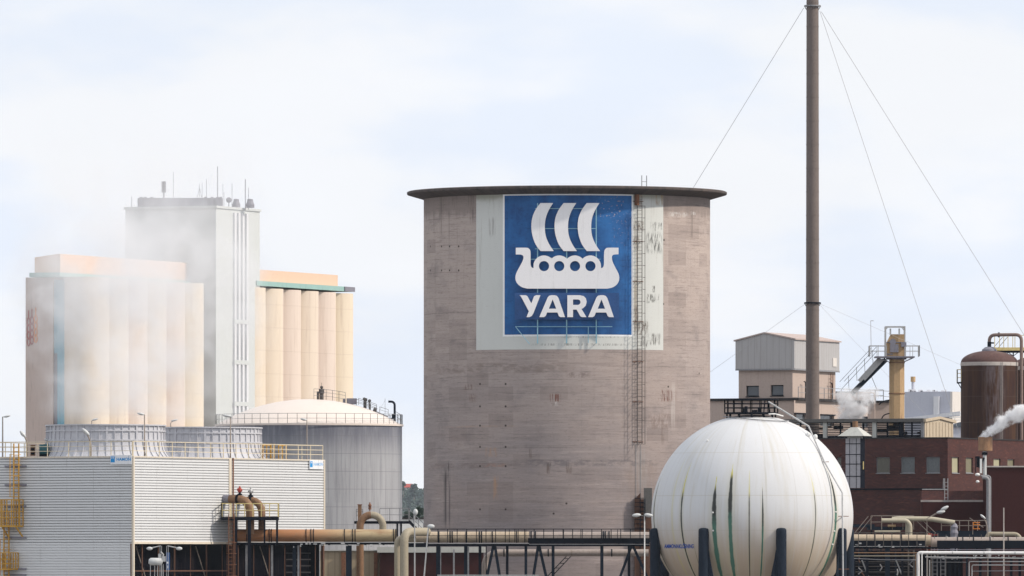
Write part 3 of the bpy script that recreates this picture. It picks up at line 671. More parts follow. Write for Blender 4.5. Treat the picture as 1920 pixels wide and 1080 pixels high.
# ------------------------------------------------------------------ ship sign on the silo
def ship_sign():
    Y0 = SY - SR - .36; P = lambda x, y: (960 + x / 4.5, 370 + y / 4.5)
    def fn(Yf):
        def f(x, y, d): px, py = P(x, y); p = at(px, py, Y0); return (p.x, Yf + d * .16, p.z)
        return f
    o = at(1063, 650, Y0); r = thing('ship_sign', 'raised white longship with three sails above YARA lettering on the concrete silo', 'sign', (o.x, Y0, o.z))
    def curve(cx, cy, rr, a0, a1, n): return [(cx + rr * cos(radians(a0 + (a1 - a0) * i / n)), cy + rr * sin(radians(a0 + (a1 - a0) * i / n))) for i in range(n + 1)]
    def smooth(pts, k=3):
        out = []
        for i in range(len(pts) - 1):
            p0 = pts[max(i - 1, 0)]; p1 = pts[i]; p2 = pts[i + 1]; p3 = pts[min(i + 2, len(pts) - 1)]
            for j in range(k):
                t = j / k
                out.append(tuple(.5 * ((2 * p1[q]) + (-p0[q] + p2[q]) * t + (2 * p0[q] - 5 * p1[q] + 4 * p2[q] - p3[q]) * t * t + (-p0[q] + 3 * p1[q] - 3 * p2[q] + p3[q]) * t ** 3) for q in (0, 1)))
        return out + [pts[-1]]
    for dx in (0, 195.5, 391):
        inner = smooth([(347, 48), (308, 112), (284, 180), (277, 252), (285, 325), (312, 392), (352, 453)]); outer = smooth([(240, 453), (200, 398), (173, 325), (163, 245), (172, 168), (200, 102), (240, 48)])
        mb = MB(); mb.prism([[(x + dx, y) for x, y in inner + outer]], fn(Y0), 1); mb.build('sail', MT['logo_white'], r)
    top = smooth([(30, 482), (30, 425)][:0] + [(32, 425), (120, 425), (142, 432), (155, 452), (157, 500), (157, 560), (164, 588), (181, 598)])
    arcs = []
    for cx, a0, a1 in ((270, 192, 316), (398.5, 224, 316), (530.5, 224, 316), (661, 224, 350)): arcs += curve(cx, 580, 90, a0, a1, 14)
    right = smooth([(752, 598), (769, 588), (776, 560), (776, 500), (780, 450), (792, 432), (812, 425), (899, 425)])
    low = [(899, 480)] + smooth([(865, 482), (850, 488), (843, 505), (848, 540), (872, 592), (899, 645), (905, 690), (890, 728), (855, 757), (805, 770)]) + smooth([(130, 770), (82, 757), (46, 728), (29, 690), (34, 645), (60, 592), (88, 540), (97, 505), (88, 488), (68, 482)]) + [(32, 482)]
    outline = []
    for p in top + arcs + right + low:
        if not outline or (abs(p[0] - outline[-1][0]) + abs(p[1] - outline[-1][1])) > .8: outline.append(p)
    holes = [curve(cx, 580, 43, 0, 345, 23) for cx in (270, 398.5, 531.5, 662)]
    mb = MB(); mb.prism([outline] + holes, fn(Y0), 1); mb.build('hull', MT['logo_white'], r)
    Yb = Y0 + .06; a = at(965, 599, Yb); b = at(1160.5, 549, Yb); mb = MB(); mb.box(a.x, b.x, Yb, Yb + .12, a.z, b.z)
    mb.build('letter_board', MT['board_blue'], r)
    Aout = [(230, 1011), (300, 846), (313, 831), (332, 826), (360, 826), (379, 832), (392, 850), (447, 1011), (408, 1011), (396, 1003), (383, 972), (296, 972), (285, 1000), (270, 1011)]
    Ahole = [(343, 862), (311, 940), (373, 940)]
    L = {'letter_y': [[(64, 826), (115, 826), (130, 834), (163, 895), (186, 835), (203, 826), (240, 826), (182, 975), (168, 1000), (148, 1011), (122, 1011), (142, 962), (76, 838)]],
         'letter_a': [Aout, Ahole],
         'letter_r': [[(467, 826), (572, 826), (604, 833), (623, 852), (630, 882), (622, 914), (600, 936), (586, 941), (628, 1011), (590, 1011), (577, 1004), (545, 948), (515, 948), (515, 1011), (467, 1011)], [(515, 862), (558, 862), (572, 868), (579, 884), (572, 901), (558, 908), (515, 908)]],
         'letter_a.001': [[(x + 412, y) for x, y in Aout], [(x + 412, y) for x, y in Ahole]]}
    for nm, polys in L.items():
        mb = MB(); mb.prism(polys, fn(Y0 - .18), 1); mb.build(nm, MT['logo_white'], r)
    mb = MB(); Yr = Y0 + .24
    def ln(x0, y0, x1, y1, w=.055): mb.bar(at(x0, y0, Yr), at(x1, y1, Yr), w)
    for px in (1008, 1062.5, 1118): ln(px, 381, px, 644, .09)
    for py in (391, 428.5, 466.5): ln(1003, py, 1119, py)
    ln(995, 486, 1126, 486); ln(966, 612.5, 1148, 612.5); ln(967, 613, 993, 645); ln(1103, 613, 1103, 643)
    for px in (1008, 1062.5, 1118): mb.bar(at(px, 392, Yr), at(px, 392, Yr) + Vector((0, 1.2, 0)), .05); mb.bar(at(px, 612, Yr), at(px, 612, Yr) + Vector((0, 1.3, 0)), .05); mb.bar(at(px, 643, Yr), at(px, 643, Yr) + Vector((0, 1.3, 0)), .05)
    mb.build('mounting_frame', MT['rail_blue'], r)
ship_sign()

# ------------------------------------------------------------------ sphere tank
sph = thing('sphere_tank', 'large white spherical tank with dark and green streaks on navy columns', 'tank', (SPH.x, SPH.y, 0))
mb = MB(); n, m = 144, 96; vs = []; fs = []
for i in range(m + 1):
    la = -pi / 2 + pi * i / m
    for j in range(n): vs.append((SPH.x + SPR * cos(la) * sin(2 * pi * j / n), SPH.y - SPR * cos(la) * cos(2 * pi * j / n), SPH.z + SPR * sin(la)))
fs = [(i * n + j, i * n + (j + 1) % n, (i + 1) * n + (j + 1) % n, (i + 1) * n + j) for i in range(m) for j in range(n)]
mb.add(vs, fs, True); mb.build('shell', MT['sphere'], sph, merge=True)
for k in range(8):
    a = radians(-75 + 45 * k); c = Vector((SPH.x + SPR * 1.0 * sin(a), SPH.y - SPR * 1.0 * cos(a), 0)); top = SPH.z - m_(24, 685); rl = m_(9.7, 685)
    mb = MB(); mb.lathe([(rl * 1.02, 0), (rl, 1), (rl, top - .22), (rl * .96, top - .10), (rl * .8, top - .02), (rl * .4, top + .02), (.001, top + .03)], c, 24)
    leg = mb.build('leg', MT['navy_steel'], sph, merge=True)
    mb = MB(); mb.lathe([(rl * 1.5, 0), (rl * 1.5, .25), (rl, .25)], c, 20, False); mb.build('foot_plate', MT['navy_steel'], leg)
    for dr in ([], [1], [-1], [-1], [], [], [], [])[k]:       # dark wedges beside some of the legs, widening downwards
        mb = MB(); N = 10; q0 = []; q1 = []
        for i in range(N + 1):
            zz = SPH.z - 2.6 - i * .5; w = (.02 + .42 * (i / 4.2) ** 1.1); rad = sqrt(max(.01, SPR ** 2 - (zz - SPH.z) ** 2)) + .06
            aa = a + dr * (rl * .85 / SPR); ab = a + dr * ((rl + w) / SPR); ra = max(rad, SPR * .985); 
            q0.append((SPH.x + SPR * sin(aa), SPH.y - SPR * cos(aa), zz)); q1.append((SPH.x + SPR * sin(ab), SPH.y - SPR * cos(ab), zz))
        for i in range(N):
            mb.quad(q0[i], q1[i], q1[i + 1], q0[i + 1]); t = Vector((-.06 * sin(a), .06 * cos(a), 0)); mb.quad(*[Vector(p) + t for p in (q0[i], q1[i], q1[i + 1], q0[i + 1])]); mb.quad(q1[i], q1[i + 1], Vector(q1[i + 1]) + t, Vector(q1[i]) + t)
        mb.build('dark_wedge', MT['navy_steel'], leg)
def on_sph(px, py, off=.012):
    dx = (px - 1410.5) * 685 / F; dz = (967 - py) * 685 / F; r = SPR + off; dy = -sqrt(max(0, r * r - dx * dx - dz * dz)); k = (685 + dy) / 685
    dx *= k; dz = (SPH.z + dz - ZC) * k + ZC - SPH.z; dy = -sqrt(max(0, r * r - dx * dx - dz * dz)); return SPH + Vector((dx, dy, dz))
tv, tf = text_geo("AMMONIAKLÖSNING", .36, .010); xs = [p[0] for p in tv]; W_ = max(xs) - min(xs)
mb = MB(); mb.add([on_sph(1270.5 + p[0] / W_ * 53, 1024 - (p[1] - .13) * 29) for p in tv], tf); mb.build('lettering', MT['blue_ink'], sph, recalc=False)
# platform and rails on top
mb = MB(); zt = SPH.z + SPR; Rp = m_(50.5, 685); cx, cy = SPH.x - m_(2, 685), SPH.y
pz = zat(775.5, 685 - Rp)
mb.lathe([(.3, pz), (Rp, pz), (Rp, pz + .12), (.3, pz + .12)], (cx, cy, 0), 32, False); 
for k in range(12): a = 2 * pi * k / 12; mb.bar((cx + Rp * sin(a) * .9, cy - Rp * cos(a) * .9, pz), (cx + Rp * sin(a) * .9, cy - Rp * cos(a) * .9, pz - .35), .12)
mb.build('top_platform', MT['black_steel'], sph)
mb = MB(); rg = [(cx + Rp * sin(2 * pi * k / 18), cy - Rp * cos(2 * pi * k / 18), pz + .1) for k in range(19)]
mb.rail(rg, 1.0, 2.0, .035, (.36, .68)); mb.build('platform_railing', MT['black_steel'], sph)
mb = MB()
for k in range(5): a = random.uniform(0, 6.28); q = random.uniform(.3, 1.2); mb.tube([(cx + q * sin(a), cy - q * cos(a), pz), (cx + q * sin(a), cy - q * cos(a), pz + random.uniform(.3, .6))], .12, 8)
mb.bar((cx + .9, cy - 1.2, pz), (cx + 1.0, cy - 1.2, pz + 1.0), .08); mb.bar((cx + 1.4, cy - 1.2, pz), (cx + 1.2, cy - 1.2, pz + 1.0), .08)
mb.build('nozzle', MT['black_steel'], sph)
# thin ring hose around the crown and the long handrail pipe down its right side
def sp(px, py, off): return on_sph(px, py, off)
mb = MB(); pts = [sp(1357, 781, .1), sp(1380, 783, .1), sp(1400, 785.5, .1), sp(1430, 788, .1), sp(1462, 789.5, .1), sp(1478, 789, .1)]
mb.tube(pts, .04, 6); mb.build('ring_pipe', MT['grey_steel'], sph)
mb = MB(); A = Vector((cx + m_(31, 685), cy - 1.6, zat(753, 683)))
pts = [A, Vector((at(1516, 799, 683).x, 683, zat(799, 683))), Vector((at(1546, 866, 681).x, 681, zat(866, 681))), Vector((at(1579.5, 924, 680).x, 680.0, zat(924, 680))), Vector((at(1581, 1080, 680).x, 680.0, 3.0)), Vector((at(1581, 1080, 680).x, 680.0, 0))]
mb.tube(pts, .065, 8); mb.build('handrail_pipe', MT['galvanised'], sph)
mb = MB()
for px, py, Y in ((1543, 866, 681.2), (1580, 968, 680.3), (1581, 1067, 680.3)):
    q = at(px, py, Y); mb.bar(q + Vector((-.35, 0, 0)), q + Vector((.45, 0, 0)), .05); mb.bar(q, q + Vector((0, 2.0, -.1)), .05)
mb.build('pipe_bracket', MT['rust_steel'], sph)
mb = MB()
for px, py in ((1514, 815), (1528, 819)): mb.ball(sp(px, py, .12), .16, .16, .2)
mb.tube([sp(1468, 780, .1), sp(1452, 776, .4), sp(1440, 776.5, .3)], .05, 8)
for px, py in ((1332.5, 995), (1332, 961), (1561.5, 996), (1558, 1021), (1564, 960), (1324, 826)): mb.ball(sp(px, py, .02), .07)
mb.build('fitting', MT['white_paint'], sph)

# ------------------------------------------------------------------ grey tank with a cream dome
TY = 800; TC = Vector(((579.5 - 960) * TY / F, TY, 0)); TR = m_(174.5, TY); TZ = zat(797, TY)
tank = thing('storage_tank', 'wide grey plated tank with a cream domed roof behind the cooling tower', 'tank', TC)
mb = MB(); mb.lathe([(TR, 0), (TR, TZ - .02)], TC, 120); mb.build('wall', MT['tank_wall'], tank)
hd = zat(748.5, TY) - TZ; Rc = (TR ** 2 + hd ** 2) / (2 * hd); pr = []
for i in range(25): rr = TR * (1 - i / 24); pr.append((max(rr, .001), TZ + .25 + sqrt(Rc ** 2 - rr ** 2) - (Rc - hd) - .25))
mb = MB(); mb.lathe([(TR + .12, TZ - .12), (TR + .12, TZ + .05)], TC, 120); mb.lathe(pr, TC, 120, split=False); mb.build('dome', MT['dome'], tank, merge=True)
mb = MB(); rp = [(TC.x + (TR + .02) * sin(2 * pi * k / 60), TY - (TR + .02) * cos(2 * pi * k / 60), TZ + .06) for k in range(61)]
mb.rail(rp, .85, 3, .018, (.5,)); mb.build('railing', MT['grey_steel'], tank)
def dome_z(px): x = (px - 579.5) * TY / F; return TZ + sqrt(Rc ** 2 - x ** 2) - (Rc - hd)
def on_dome(px, up, dy=0): return Vector(((px - 960) * TY / F, TY + dy, dome_z(px) + up))
mb = MB(); mb.tube([on_dome(603, 0), on_dome(603, .55)], .18, 10); mb.tube([on_dome(603, .55), on_dome(603, .95)], .24, 10); mb.ball(on_dome(603, 1.08), .14); mb.bar(on_dome(603, 1.1), on_dome(603, 1.5), .03); mb.tube([on_dome(596, 0), on_dome(596, .7)], .10, 8)
mb.build('relief_valve', MT['ladder_steel'], tank)
mb = MB(); pts = [on_dome(p, .0, -1.0) for p in (589, 600, 612, 624, 636, 648)]; mb.rail(pts, .9, .8, .018, (.35, .7)); mb.build('crown_railing', MT['grey_steel'], tank)
mb = MB(); mb.box(on_dome(650, 0).x, on_dome(669, 0).x, TY - .5, TY + .5, dome_z(650) - .1, dome_z(650) + .42); mb.box(on_dome(643, 0).x, on_dome(648, 0).x, TY - .3, TY + .3, dome_z(650), dome_z(650) + .4); mb.build('equipment_box', MT['mauve'], tank)
mb = MB()
mb.rail([on_dome(p, .0, -.6) for p in (669, 682, 695, 706)], .55, .9, .02, (.5,)); mb.rail([on_dome(p, .1, .6) for p in (672, 690, 706)], .6, .8, .018, (.5,)); mb.build('walkway_railing', MT['grey_steel'], tank)
mb = MB(); 
for p in (683, 686, 693): mb.tube([on_dome(p, 0), on_dome(p, .75)], .07, 8); mb.ball(on_dome(p, .78), .14)
mb.tube([on_dome(700, .15), on_dome(706, .15)], .2, 8); mb.build('valve', MT['grey_dark'], tank)
mb = MB(); mb.bar(on_dome(706, 0.05), on_dome(728, .05), .08); mb.bar(on_dome(722, 0), on_dome(722, 1.55), .03); mb.bar(on_dome(722, 1.4), on_dome(711, .2), .015)
mb.rail([on_dome(712, .1), on_dome(728, .2)], .5, .8, .018); mb.rail([on_dome(741, 0), on_dome(752, 0)], .85, .5, .02, (.5,)); mb.build('mast', MT['grey_steel'], tank)
mb = MB(); z7 = zat(753, TY); x1, x2 = on_dome(740, 0).x, on_dome(728, 0).x
mb.tube(bend([(x1, TY, TZ + .1), (x1, TY, z7), (x2, TY, z7)], .35, 5), .10, 8); mb.bar((x1 - .05, TY, TZ + .8), (x1 - .4, TY, TZ + .45), .1); mb.box(x1 - .25, x1 + .05, TY - .15, TY + .15, TZ + .5, TZ + .95); mb.build('hoist_arm', MT['navy_steel'], tank)

# ------------------------------------------------------------------ grain elevator complex (far left)
E1 = radians(67); ud = Vector((cos(E1), sin(E1), 0)); vd = Vector((-sin(E1), cos(E1), 0))
ZS = zat(519.5, 1100)
def silo_block(label, c0, n, lead=None):
    r = thing('silo_block', label, 'grain silo', (c0.x, c0.y, 0), E1); step = 5.41; Rc_ = 2.78
    for k in range(n):
        c = c0 + ud * (step * k)
        mb = MB(); mb.lathe([(Rc_, 0), (Rc_, ZS), (.01, ZS)], c, 40); mb.build('silo_cell', MT['silo_row'], r)
        if k == 0 and n == 6 and lead is None and c0.x < -40: continue
        c = c + vd * 5.5; mb = MB(); mb.lathe([(Rc_, 0), (Rc_, ZS), (.01, ZS)], c, 24); mb.build('silo_cell', MT['silo_row'], r)
    return r
c1 = at(162, 1050, 1101); c1.z = 0
blkL = silo_block('left row of tall pale silo cells with a peach penthouse and a brown end wall', c1, 6)
MF = Frame(128, 1099.5, 67)
def fbox(mb, fr, u0, u1, v0, v1, z0, z1):
    s = mb.M; mb.M = fr.M; mb.box(u0, u1, v0, v1, z0, z1); mb.M = s; return mb
v48 = MF.Lf(48); mb = MB(); fbox(mb, MF, 0, 4, MF.Lf(99), v48, 0, ZS); mb.build('end_wall', MT['end_wall'], blkL)
mb = MB(); fbox(mb, MF, .35, 4, -1.0, MF.Lf(99.2), 0, ZS - .3); mb.build('stair_strip', MT['blue_strip'], blkL)
mb = MB(); fbox(mb, MF, .30, .349, MF.Lf(105), MF.Lf(99.5), 2, zat(662, 1100)); mb.build('dark_slot', MT['mauve'], blkL)
# penthouse and green fascia
def penth(fr, r, pxl, pxr, pyt, pyb, peak=None, u_end=None, vlen=None, green=(511, 519), gl=None, gr=None):
    u = fr.R(pxr); v = fr.Lf(pxl) if pxl is not None else 6
    zt = zat(pyt, fr.o.y); zb = zat(pyb, fr.o.y)
    mb = MB(); mb.M = fr.M
    if peak: mb.prism([[(0, zb), (v, zb), (v, zt - .35), (v * .04, zt + .05), (0, zt)]], lambda x, y, d: (d * u, x, y), 1)
    else: mb.box(0, u, 0, v, zb, zt)
    mb.build('penthouse', MT['peach'], r)
f1 = Frame(113, 1099.2, 67); penth(f1, blkL, 65, 366, 476.5, 511, True)
f2 = Frame(112, 1098.2, 67); mb = MB(); mb.M = f2.M; mb.box(0, f2.R(380), 0, f2.Lf(55), zat(518.5, 1098), zat(510.5, 1098)); mb.build('green_fascia', MT['green_band'], blkL)
tf_ = Frame(405, 1131, 67)
tw = thing('elevator_tower', 'tall square grey tower rising between two rows of silo cells', 'tower', tf_.o, E1)
zt = zat(390, 1131); uT = tf_.R(487); vT = tf_.Lf(235)
MT['tower_grey'] = worn('tower_grey', (.52, .54, .53), .85, .08, (.44, .47, .46), .4, .5)
mb = MB(); mb.M = tf_.M; mb.box(0, uT, 0, vT, 0, zt); mb.build('wall', MT['tower_grey'], tw)
mb = MB(); mb.M = tf_.M; mb.box(-.15, uT + .15, -.15, vT + .15, zt, zt + .3); mb.build('parapet', MT['tower_grey'], tw)
MT['strip_white'] = worn('strip_white', (.66, .66, .68), .6, .04)
for px in (438.5, 446, 453.5, 461):
    u0 = tf_.R(px - 1.8); u1 = tf_.R(px + 1.8); mb = MB(); mb.M = tf_.M
    mb.box(u0, u1, -.25, 0, 8, zt - .4); mb.build('light_strip', MT['strip_white'], tw)
for py in (603, 679, 757):
    mb = MB(); mb.M = tf_.M; mb.box(tf_.R(436), tf_.R(463), -.28, -.255, zat(py + 4, 1136), zat(py - 4, 1136)); mb.build('cross_band', MT['tower_grey'], tw)
def rb(px0, px1, py0, py1, Y, dep=3): a = at(px0, py1, Y); b = at(px1, py0, Y); return a.x, b.x, Y, Y + dep, a.z, b.z
mb = MB(); x0, x1, y0, y1, z0, z1 = rb(258, 416, 371, 389, 1137.5, 4); mb.box(x0, x1, y0, y1, zt + .3, z1); 
for px in (262, 270, 282, 383, 395, 405, 411): a = at(px, 372, 1137.4); mb.box(a.x, a.x + .35, 1137.2, 1137.5, zt + .4, z1 + .12)
mb.build('roof_screen', MT['mauve'], tw)
for px, w in ((443, 7.5), (469, 8)):
    c = at(px, 389, 1138); mb = MB(); r_ = m_(w, 1138); mb.lathe([(r_, zt + .3), (r_, zt + .7), (r_ * .7, zt + 1.1), (r_ * .65, zat(373.5, 1138))], (c.x, c.y, 0), 16); mb.lathe([(r_ * .65, zat(373.5, 1138)), (.01, zat(373.5, 1138) + .05)], (c.x, c.y, 0), 16); mb.build('roof_ventilator', MT['mauve'], tw)
mb = MB(); zr = zat(371, 1138)
for px, pt, w in ((325, 322, .06), (374, 345, .05), (379, 342, .05), (387, 336, .06), (408, 312, .10), (418, 345, .05), (435, 344, .06), (460, 336, .10), (466, 352, .06), (247, 368, .08), (420, 360, .05)):
    c = at(px, pt, 1138); mb.bar((c.x, 1138, zt if px > 416 or px < 256 else zr - .3), (c.x, 1138, c.z), w)
c = at(374, 352, 1138); mb.bar((c.x - .3, 1138, zr), (c.x, 1138, c.z), .05); mb.bar((c.x + .3, 1138, zr), (c.x, 1138, c.z), .05)
c = at(307, 340, 1138); mb.box(c.x - .28, c.x + .28, 1137.9, 1138.1, zat(361, 1138), c.z); mb.bar((c.x, 1138, zr - .2), (c.x, 1138, c.z), .2)
c = at(429, 375, 1138); mb.ball(c, .35, .15, .35); mb.bar((c.x, 1138, zt), c, .1); mb.build('antenna', MT['mauve'], tw)
c2 = Vector(((498 - 960) * 1144 / F - 2.78, 1144 + 0, 0)); blkR = silo_block('right row of tall peach silo cells with an orange penthouse and green fascia', c2, 6)
f3 = Frame(487, 1145, 67); mb = MB(); mb.M = f3.M; v3 = 5; u3 = f3.R(640)
mb.box(-3, u3, .5, 6, ZS + .9, zat(505, 1145)); mb.build('penthouse', MT['peach'], blkR)
mb = MB(); mb.M = f3.M; mb.box(-3, f3.R(650), -1.0, 7, ZS + .25, ZS + .85); mb.build('green_fascia', MT['green_band'], blkR)
mb = MB(); mb.M = f3.M; mb.box(f3.R(632), f3.R(650.5), -1.15, -1.01, ZS + .25, ZS + .85); mb.build('roof_box', MT['mauve'], blkR)
# ear-of-grain mark on the end wall
es = thing('grain_emblem', 'red and gold emblem of three braided grain ears high on the brown end wall', 'emblem', (*at(60, 600, 1101).xy, zat(647, 1101)))
for i, (px, col, y0, y1) in enumerate(((53.5, MT['red_rust'], 582, 648), (59.8, MT['red_rust'], 579, 645), (67, MT['orange'], 577, 642))):
    mb = MB(); hw = 3.3
    for k in range(4):
        zc = y1 - 7 - k * (y1 - y0 - 16) / 4
        pts = []
        for q in range(11):
            a = 2 * pi * q / 10; v, z = MF.Lf(px + hw * .82 * sin(a), zc - 7.5 * cos(a), .06); pts.append(MF.M @ Vector((-.06, v, z)))
        mb.tube(pts, .075, 5, smooth=False)
    v, z = MF.Lf(px, y0 + 16, .06); v2, z2 = MF.Lf(px, y0, .06); mb.bar(MF.M @ Vector((-.06, v, z)), MF.M @ Vector((-.06, v2, z2)), .12)
    mb.build('grain_ear', col, es)

# ------------------------------------------------------------------ chimney and its guys
CY = 790; cx = (1523.5 - 960) * CY / F
ch = thing('chimney', 'tall thin brown steel chimney held by guy wires', 'chimney', (cx, CY, 0))
ztop = zat(-55, CY); mb = MB(); pr = []; zz = 0
while zz < ztop: pr.append((.62 - .10 * zz / ztop, zz)); zz += 2.05
pr.append((.52, ztop)); mb.lathe(pr, (cx, CY, 0), 40, split=False); mb.lathe([(.52, ztop), (.45, ztop), (.45, ztop - .5)], (cx, CY, 0), 40, False); mb.build('shaft', MT['chimney'], ch)
mb = MB()
for r0, zz in pr[1:-1]: mb.lathe([(r0, zz - .03), (r0 + .018, zz - .03), (r0 + .018, zz + .03), (r0, zz + .03)], (cx, CY, 0), 40, False)
mb.build('seam_ring', MT['chimney'], ch)
for py, rr in ((11, .72), (568, .72)):
    z = zat(py, CY); mb = MB(); mb.lathe([(.54, z - .06), (rr, z - .06), (rr, z + .06), (.54, z + .06)], (cx, CY, 0), 32, False)
    for s in (-1, 1): mb.bar((cx + .5 * s, CY, z - .35), (cx + rr * s, CY, z), .07)
    mb.build('guy_collar', MT['black_steel'] if py > 100 else MT['grey_steel'], ch)
MT['wire'] = worn('wire', (.45, .45, .46), .6, .05)
for a, b, Y2, r_ in (((1507, 15), (779, 1200), 830, .02), ((1537, 20), (1925, 1196), 800, .02), ((1540, 22), (2279, 1200), 850, .02),
                 ((1508, 571), (645, 1190), 830, .012), ((1538, 570), (2980, 1195), 820, .010), ((1538, 573), (2134, 1192), 860, .010)):
    p = at(*a, CY); q = at(*b, Y2); mb = MB(); mb.tube([p, p.lerp(q, .5), q], r_, 5); mb.build('guy_wire', MT['wire'], ch)
# ------------------------------------------------------------------ cooling tower
CT = Frame(250, 690, 62); ZT = zat(855, 690); ZB = zat(1019, 690)
uC, vC = 29.7, 13.25
ct = thing('cooling_tower', 'low cooling tower block in white ribbed cladding with two round fan stacks', 'cooling tower', CT.o, CT.a)
def corrugated(mb, fn, L0, L1, z0, z1, pitch=.205, d=.07):
    prof = []; z = z0
    while z < z1 - .01:
        for f, o in ((0, 0), (.62, 0.0), (.72, d), (.90, d)):
            q = min(z + f * pitch, z1); prof.append((q, o))
        z += pitch
    prof.append((z1, 0)); vs = []
    for zz, o in prof: vs += [fn(L0, zz, o), fn(L1, zz, o)]
    mb.add(vs, [(2 * i, 2 * i + 1, 2 * i + 3, 2 * i + 2) for i in range(len(prof) - 1)])
u431 = CT.R(431)
mb = MB(CT.M); corrugated(mb, lambda s, z, d: (d, s, z), .12, vC, 1.0, ZT - .08); mb.build('left_cladding', MT['cladding'], ct, recalc=False)
mb = MB(CT.M); corrugated(mb, lambda s, z, d: (s, d, z), .12, u431 - .1, ZB + .12, ZT - .08); mb.build('right_cladding', MT['cladding'], ct, recalc=False)
mb = MB(CT.M); corrugated(mb, lambda s, z, d: (s, d, z), u431 + .1, uC - .12, ZB + .12, ZT - .08); mb.build('right_cladding', MT['cladding'], ct, recalc=False)
mb = MB(CT.M); mb.box(.06, uC, .06, vC, ZB + .02, ZT - .1); mb.build('roof_deck', MT['grey_steel'], ct)
mb = MB(CT.M)
mb.box(-.05, .12, -.05, .119, 0, ZT); mb.box(u431 - .18, u431 + .18, -.06, .04, ZB - .05, ZT); mb.box(uC - .12, uC + .05, -.05, .08, ZB - .1, ZT)
mb.box(.121, uC - .121, -.05, .04, ZT - .1, ZT + .0); mb.box(-.05, .04, .121, vC, ZT - .1, ZT); mb.box(.121, u431 - .185, -.05, .03, ZB - .03, ZB + .14); mb.box(u431 + .185, uC - .121, -.05, .03, ZB - .03, ZB + .14)
mb.build('corner_trim', MT['trim'], ct)
mb = MB(CT.M); mb.bar((u431 + .3, -.12, 0), (u431 + .3, -.12, ZT), .09); mb.build('down_pipe', MT['rust_steel'], ct)
mb = MB(CT.M); mb.box(.9, uC - .3, 1.2, vC - .3, 0, ZB); mb.box(uC - .3, uC - .2, .35, vC - .3, 0, ZB); mb.build('base_shade', MT['dark_void'], ct)  # near-black boxes standing in for the shade inside the open base
mb = MB(CT.M); zr = zat(1070.5, 692)
for k in range(12):
    u = 1.9 + k * 2.45
    if u < uC: mb.bar((u, .35, 0), (u, .35, ZB), .06 if k % 2 else .09)
mb.bar((.1, .25, zr), (u431, .25, zr), .10); mb.bar((uC - .1, .1, 0), (uC - .1, .1, ZB - .1), .2); mb.bar((.05, .2, 0), (.05, .2, ZB), .12)
mb.build('base_frame', MT['dim_rust'], ct)
mb = MB(CT.M)
for u0, u1 in ((1.9, 6.8), (11, 16), (21, 26)): mb.bar((u0, .9, ZB - .2), (u1, .9, 0), .06)
mb.build('base_bracing', MT['lamp_pole'], ct)
mb = MB(CT.M)
for k in range(14): z = 1 + k * .5; mb.box(uC - 4.5, uC - .6, .9, .95, z, z + .08)
mb.build('louvre', MT['roof_felt'], ct)
# fan stacks
RS = m_(110.5, 700); zS = zat(797, 700)
prof = [(RS + .50, ZT), (RS + .30, ZT + .25), (RS + .14, ZT + .55), (RS + .04, ZT + .95), (RS, ZT + 1.4), (RS - .02, zS - .06)]
def prof_r(z):
    for (r0, z0), (r1, z1) in zip(prof[:-1], prof[1:]):
        if z <= z1: return r0 + (r1 - r0) * (z - z0) / (z1 - z0)
    return prof[-1][0]
for uc in (7.1, 22.1):
    c = CT.M @ Vector((uc, 6.62, 0)); c.z = 0
    mb = MB(); mb.lathe(prof, c, 96, split=False); mb.lathe([(RS - .35, ZT), (RS - .25, zS)], c, 64); st = mb.build('fan_stack', MT['stack_grp'], ct)
    mb = MB()
    mb.lathe([(RS - .25, zS - .1), (RS + .12, zS - .1), (RS + .12, zS), (RS - .25, zS)], c, 96, False)
    for z in (zat(809, 700), zat(826.5, 700)): r_ = prof_r(z); mb.lathe([(r_, z - .05), (r_ + .09, z - .05), (r_ + .09, z + .05), (r_, z + .05)], c, 96, False)
    mb.build('ring', MT['stack_grp'], st)
    mb = MB(); cc_ = 0
    for k in range(48):
        a = 2 * pi * (k + .5) / 48; w = .15 if k % 4 == 0 else .05
        for (r0, z0), (r1, z1) in zip(prof[:-1], prof[1:]):
            d = Vector((sin(a), -cos(a), 0)); mb.bar(c + d * (r0 + .03) + Vector((0, 0, z0)), c + d * (r1 + .03) + Vector((0, 0, z1)), w, .10, up=d)
        mb.build('rib', MT['stack_grp'], st); mb = MB()
mb = MB(CT.M)
mb.rail([(.15, .1, ZT), (uC - .1, .1, ZT)], 1.12, 1.98, .028, (.36, .68)); mb.rail([(.1, .15, ZT), (.1, vC, ZT)], 1.12, 1.9, .026, (.36, .68))
mb.rail([(uC - .1, .1, ZT), (uC - .1, vC, ZT), (.1, vC, ZT)], 1.12, 1.98, .026, (.36, .68)); mb.build('roof_railing', MT['cream_rail'], ct)
mb = MB(CT.M)
for u in (22.0, 24.5): mb.rail([(u, 1.2, ZT), (u + 1.2, 1.2, ZT)], 1.1, .6, .035, (.4,)); 
mb.ladder((23.0, .9, ZT - .2), (23.0, .9, ZT + 1.2), (1, 0, 0), .5, .03); mb.build('roof_gate', MT['yellow_steel'], ct)
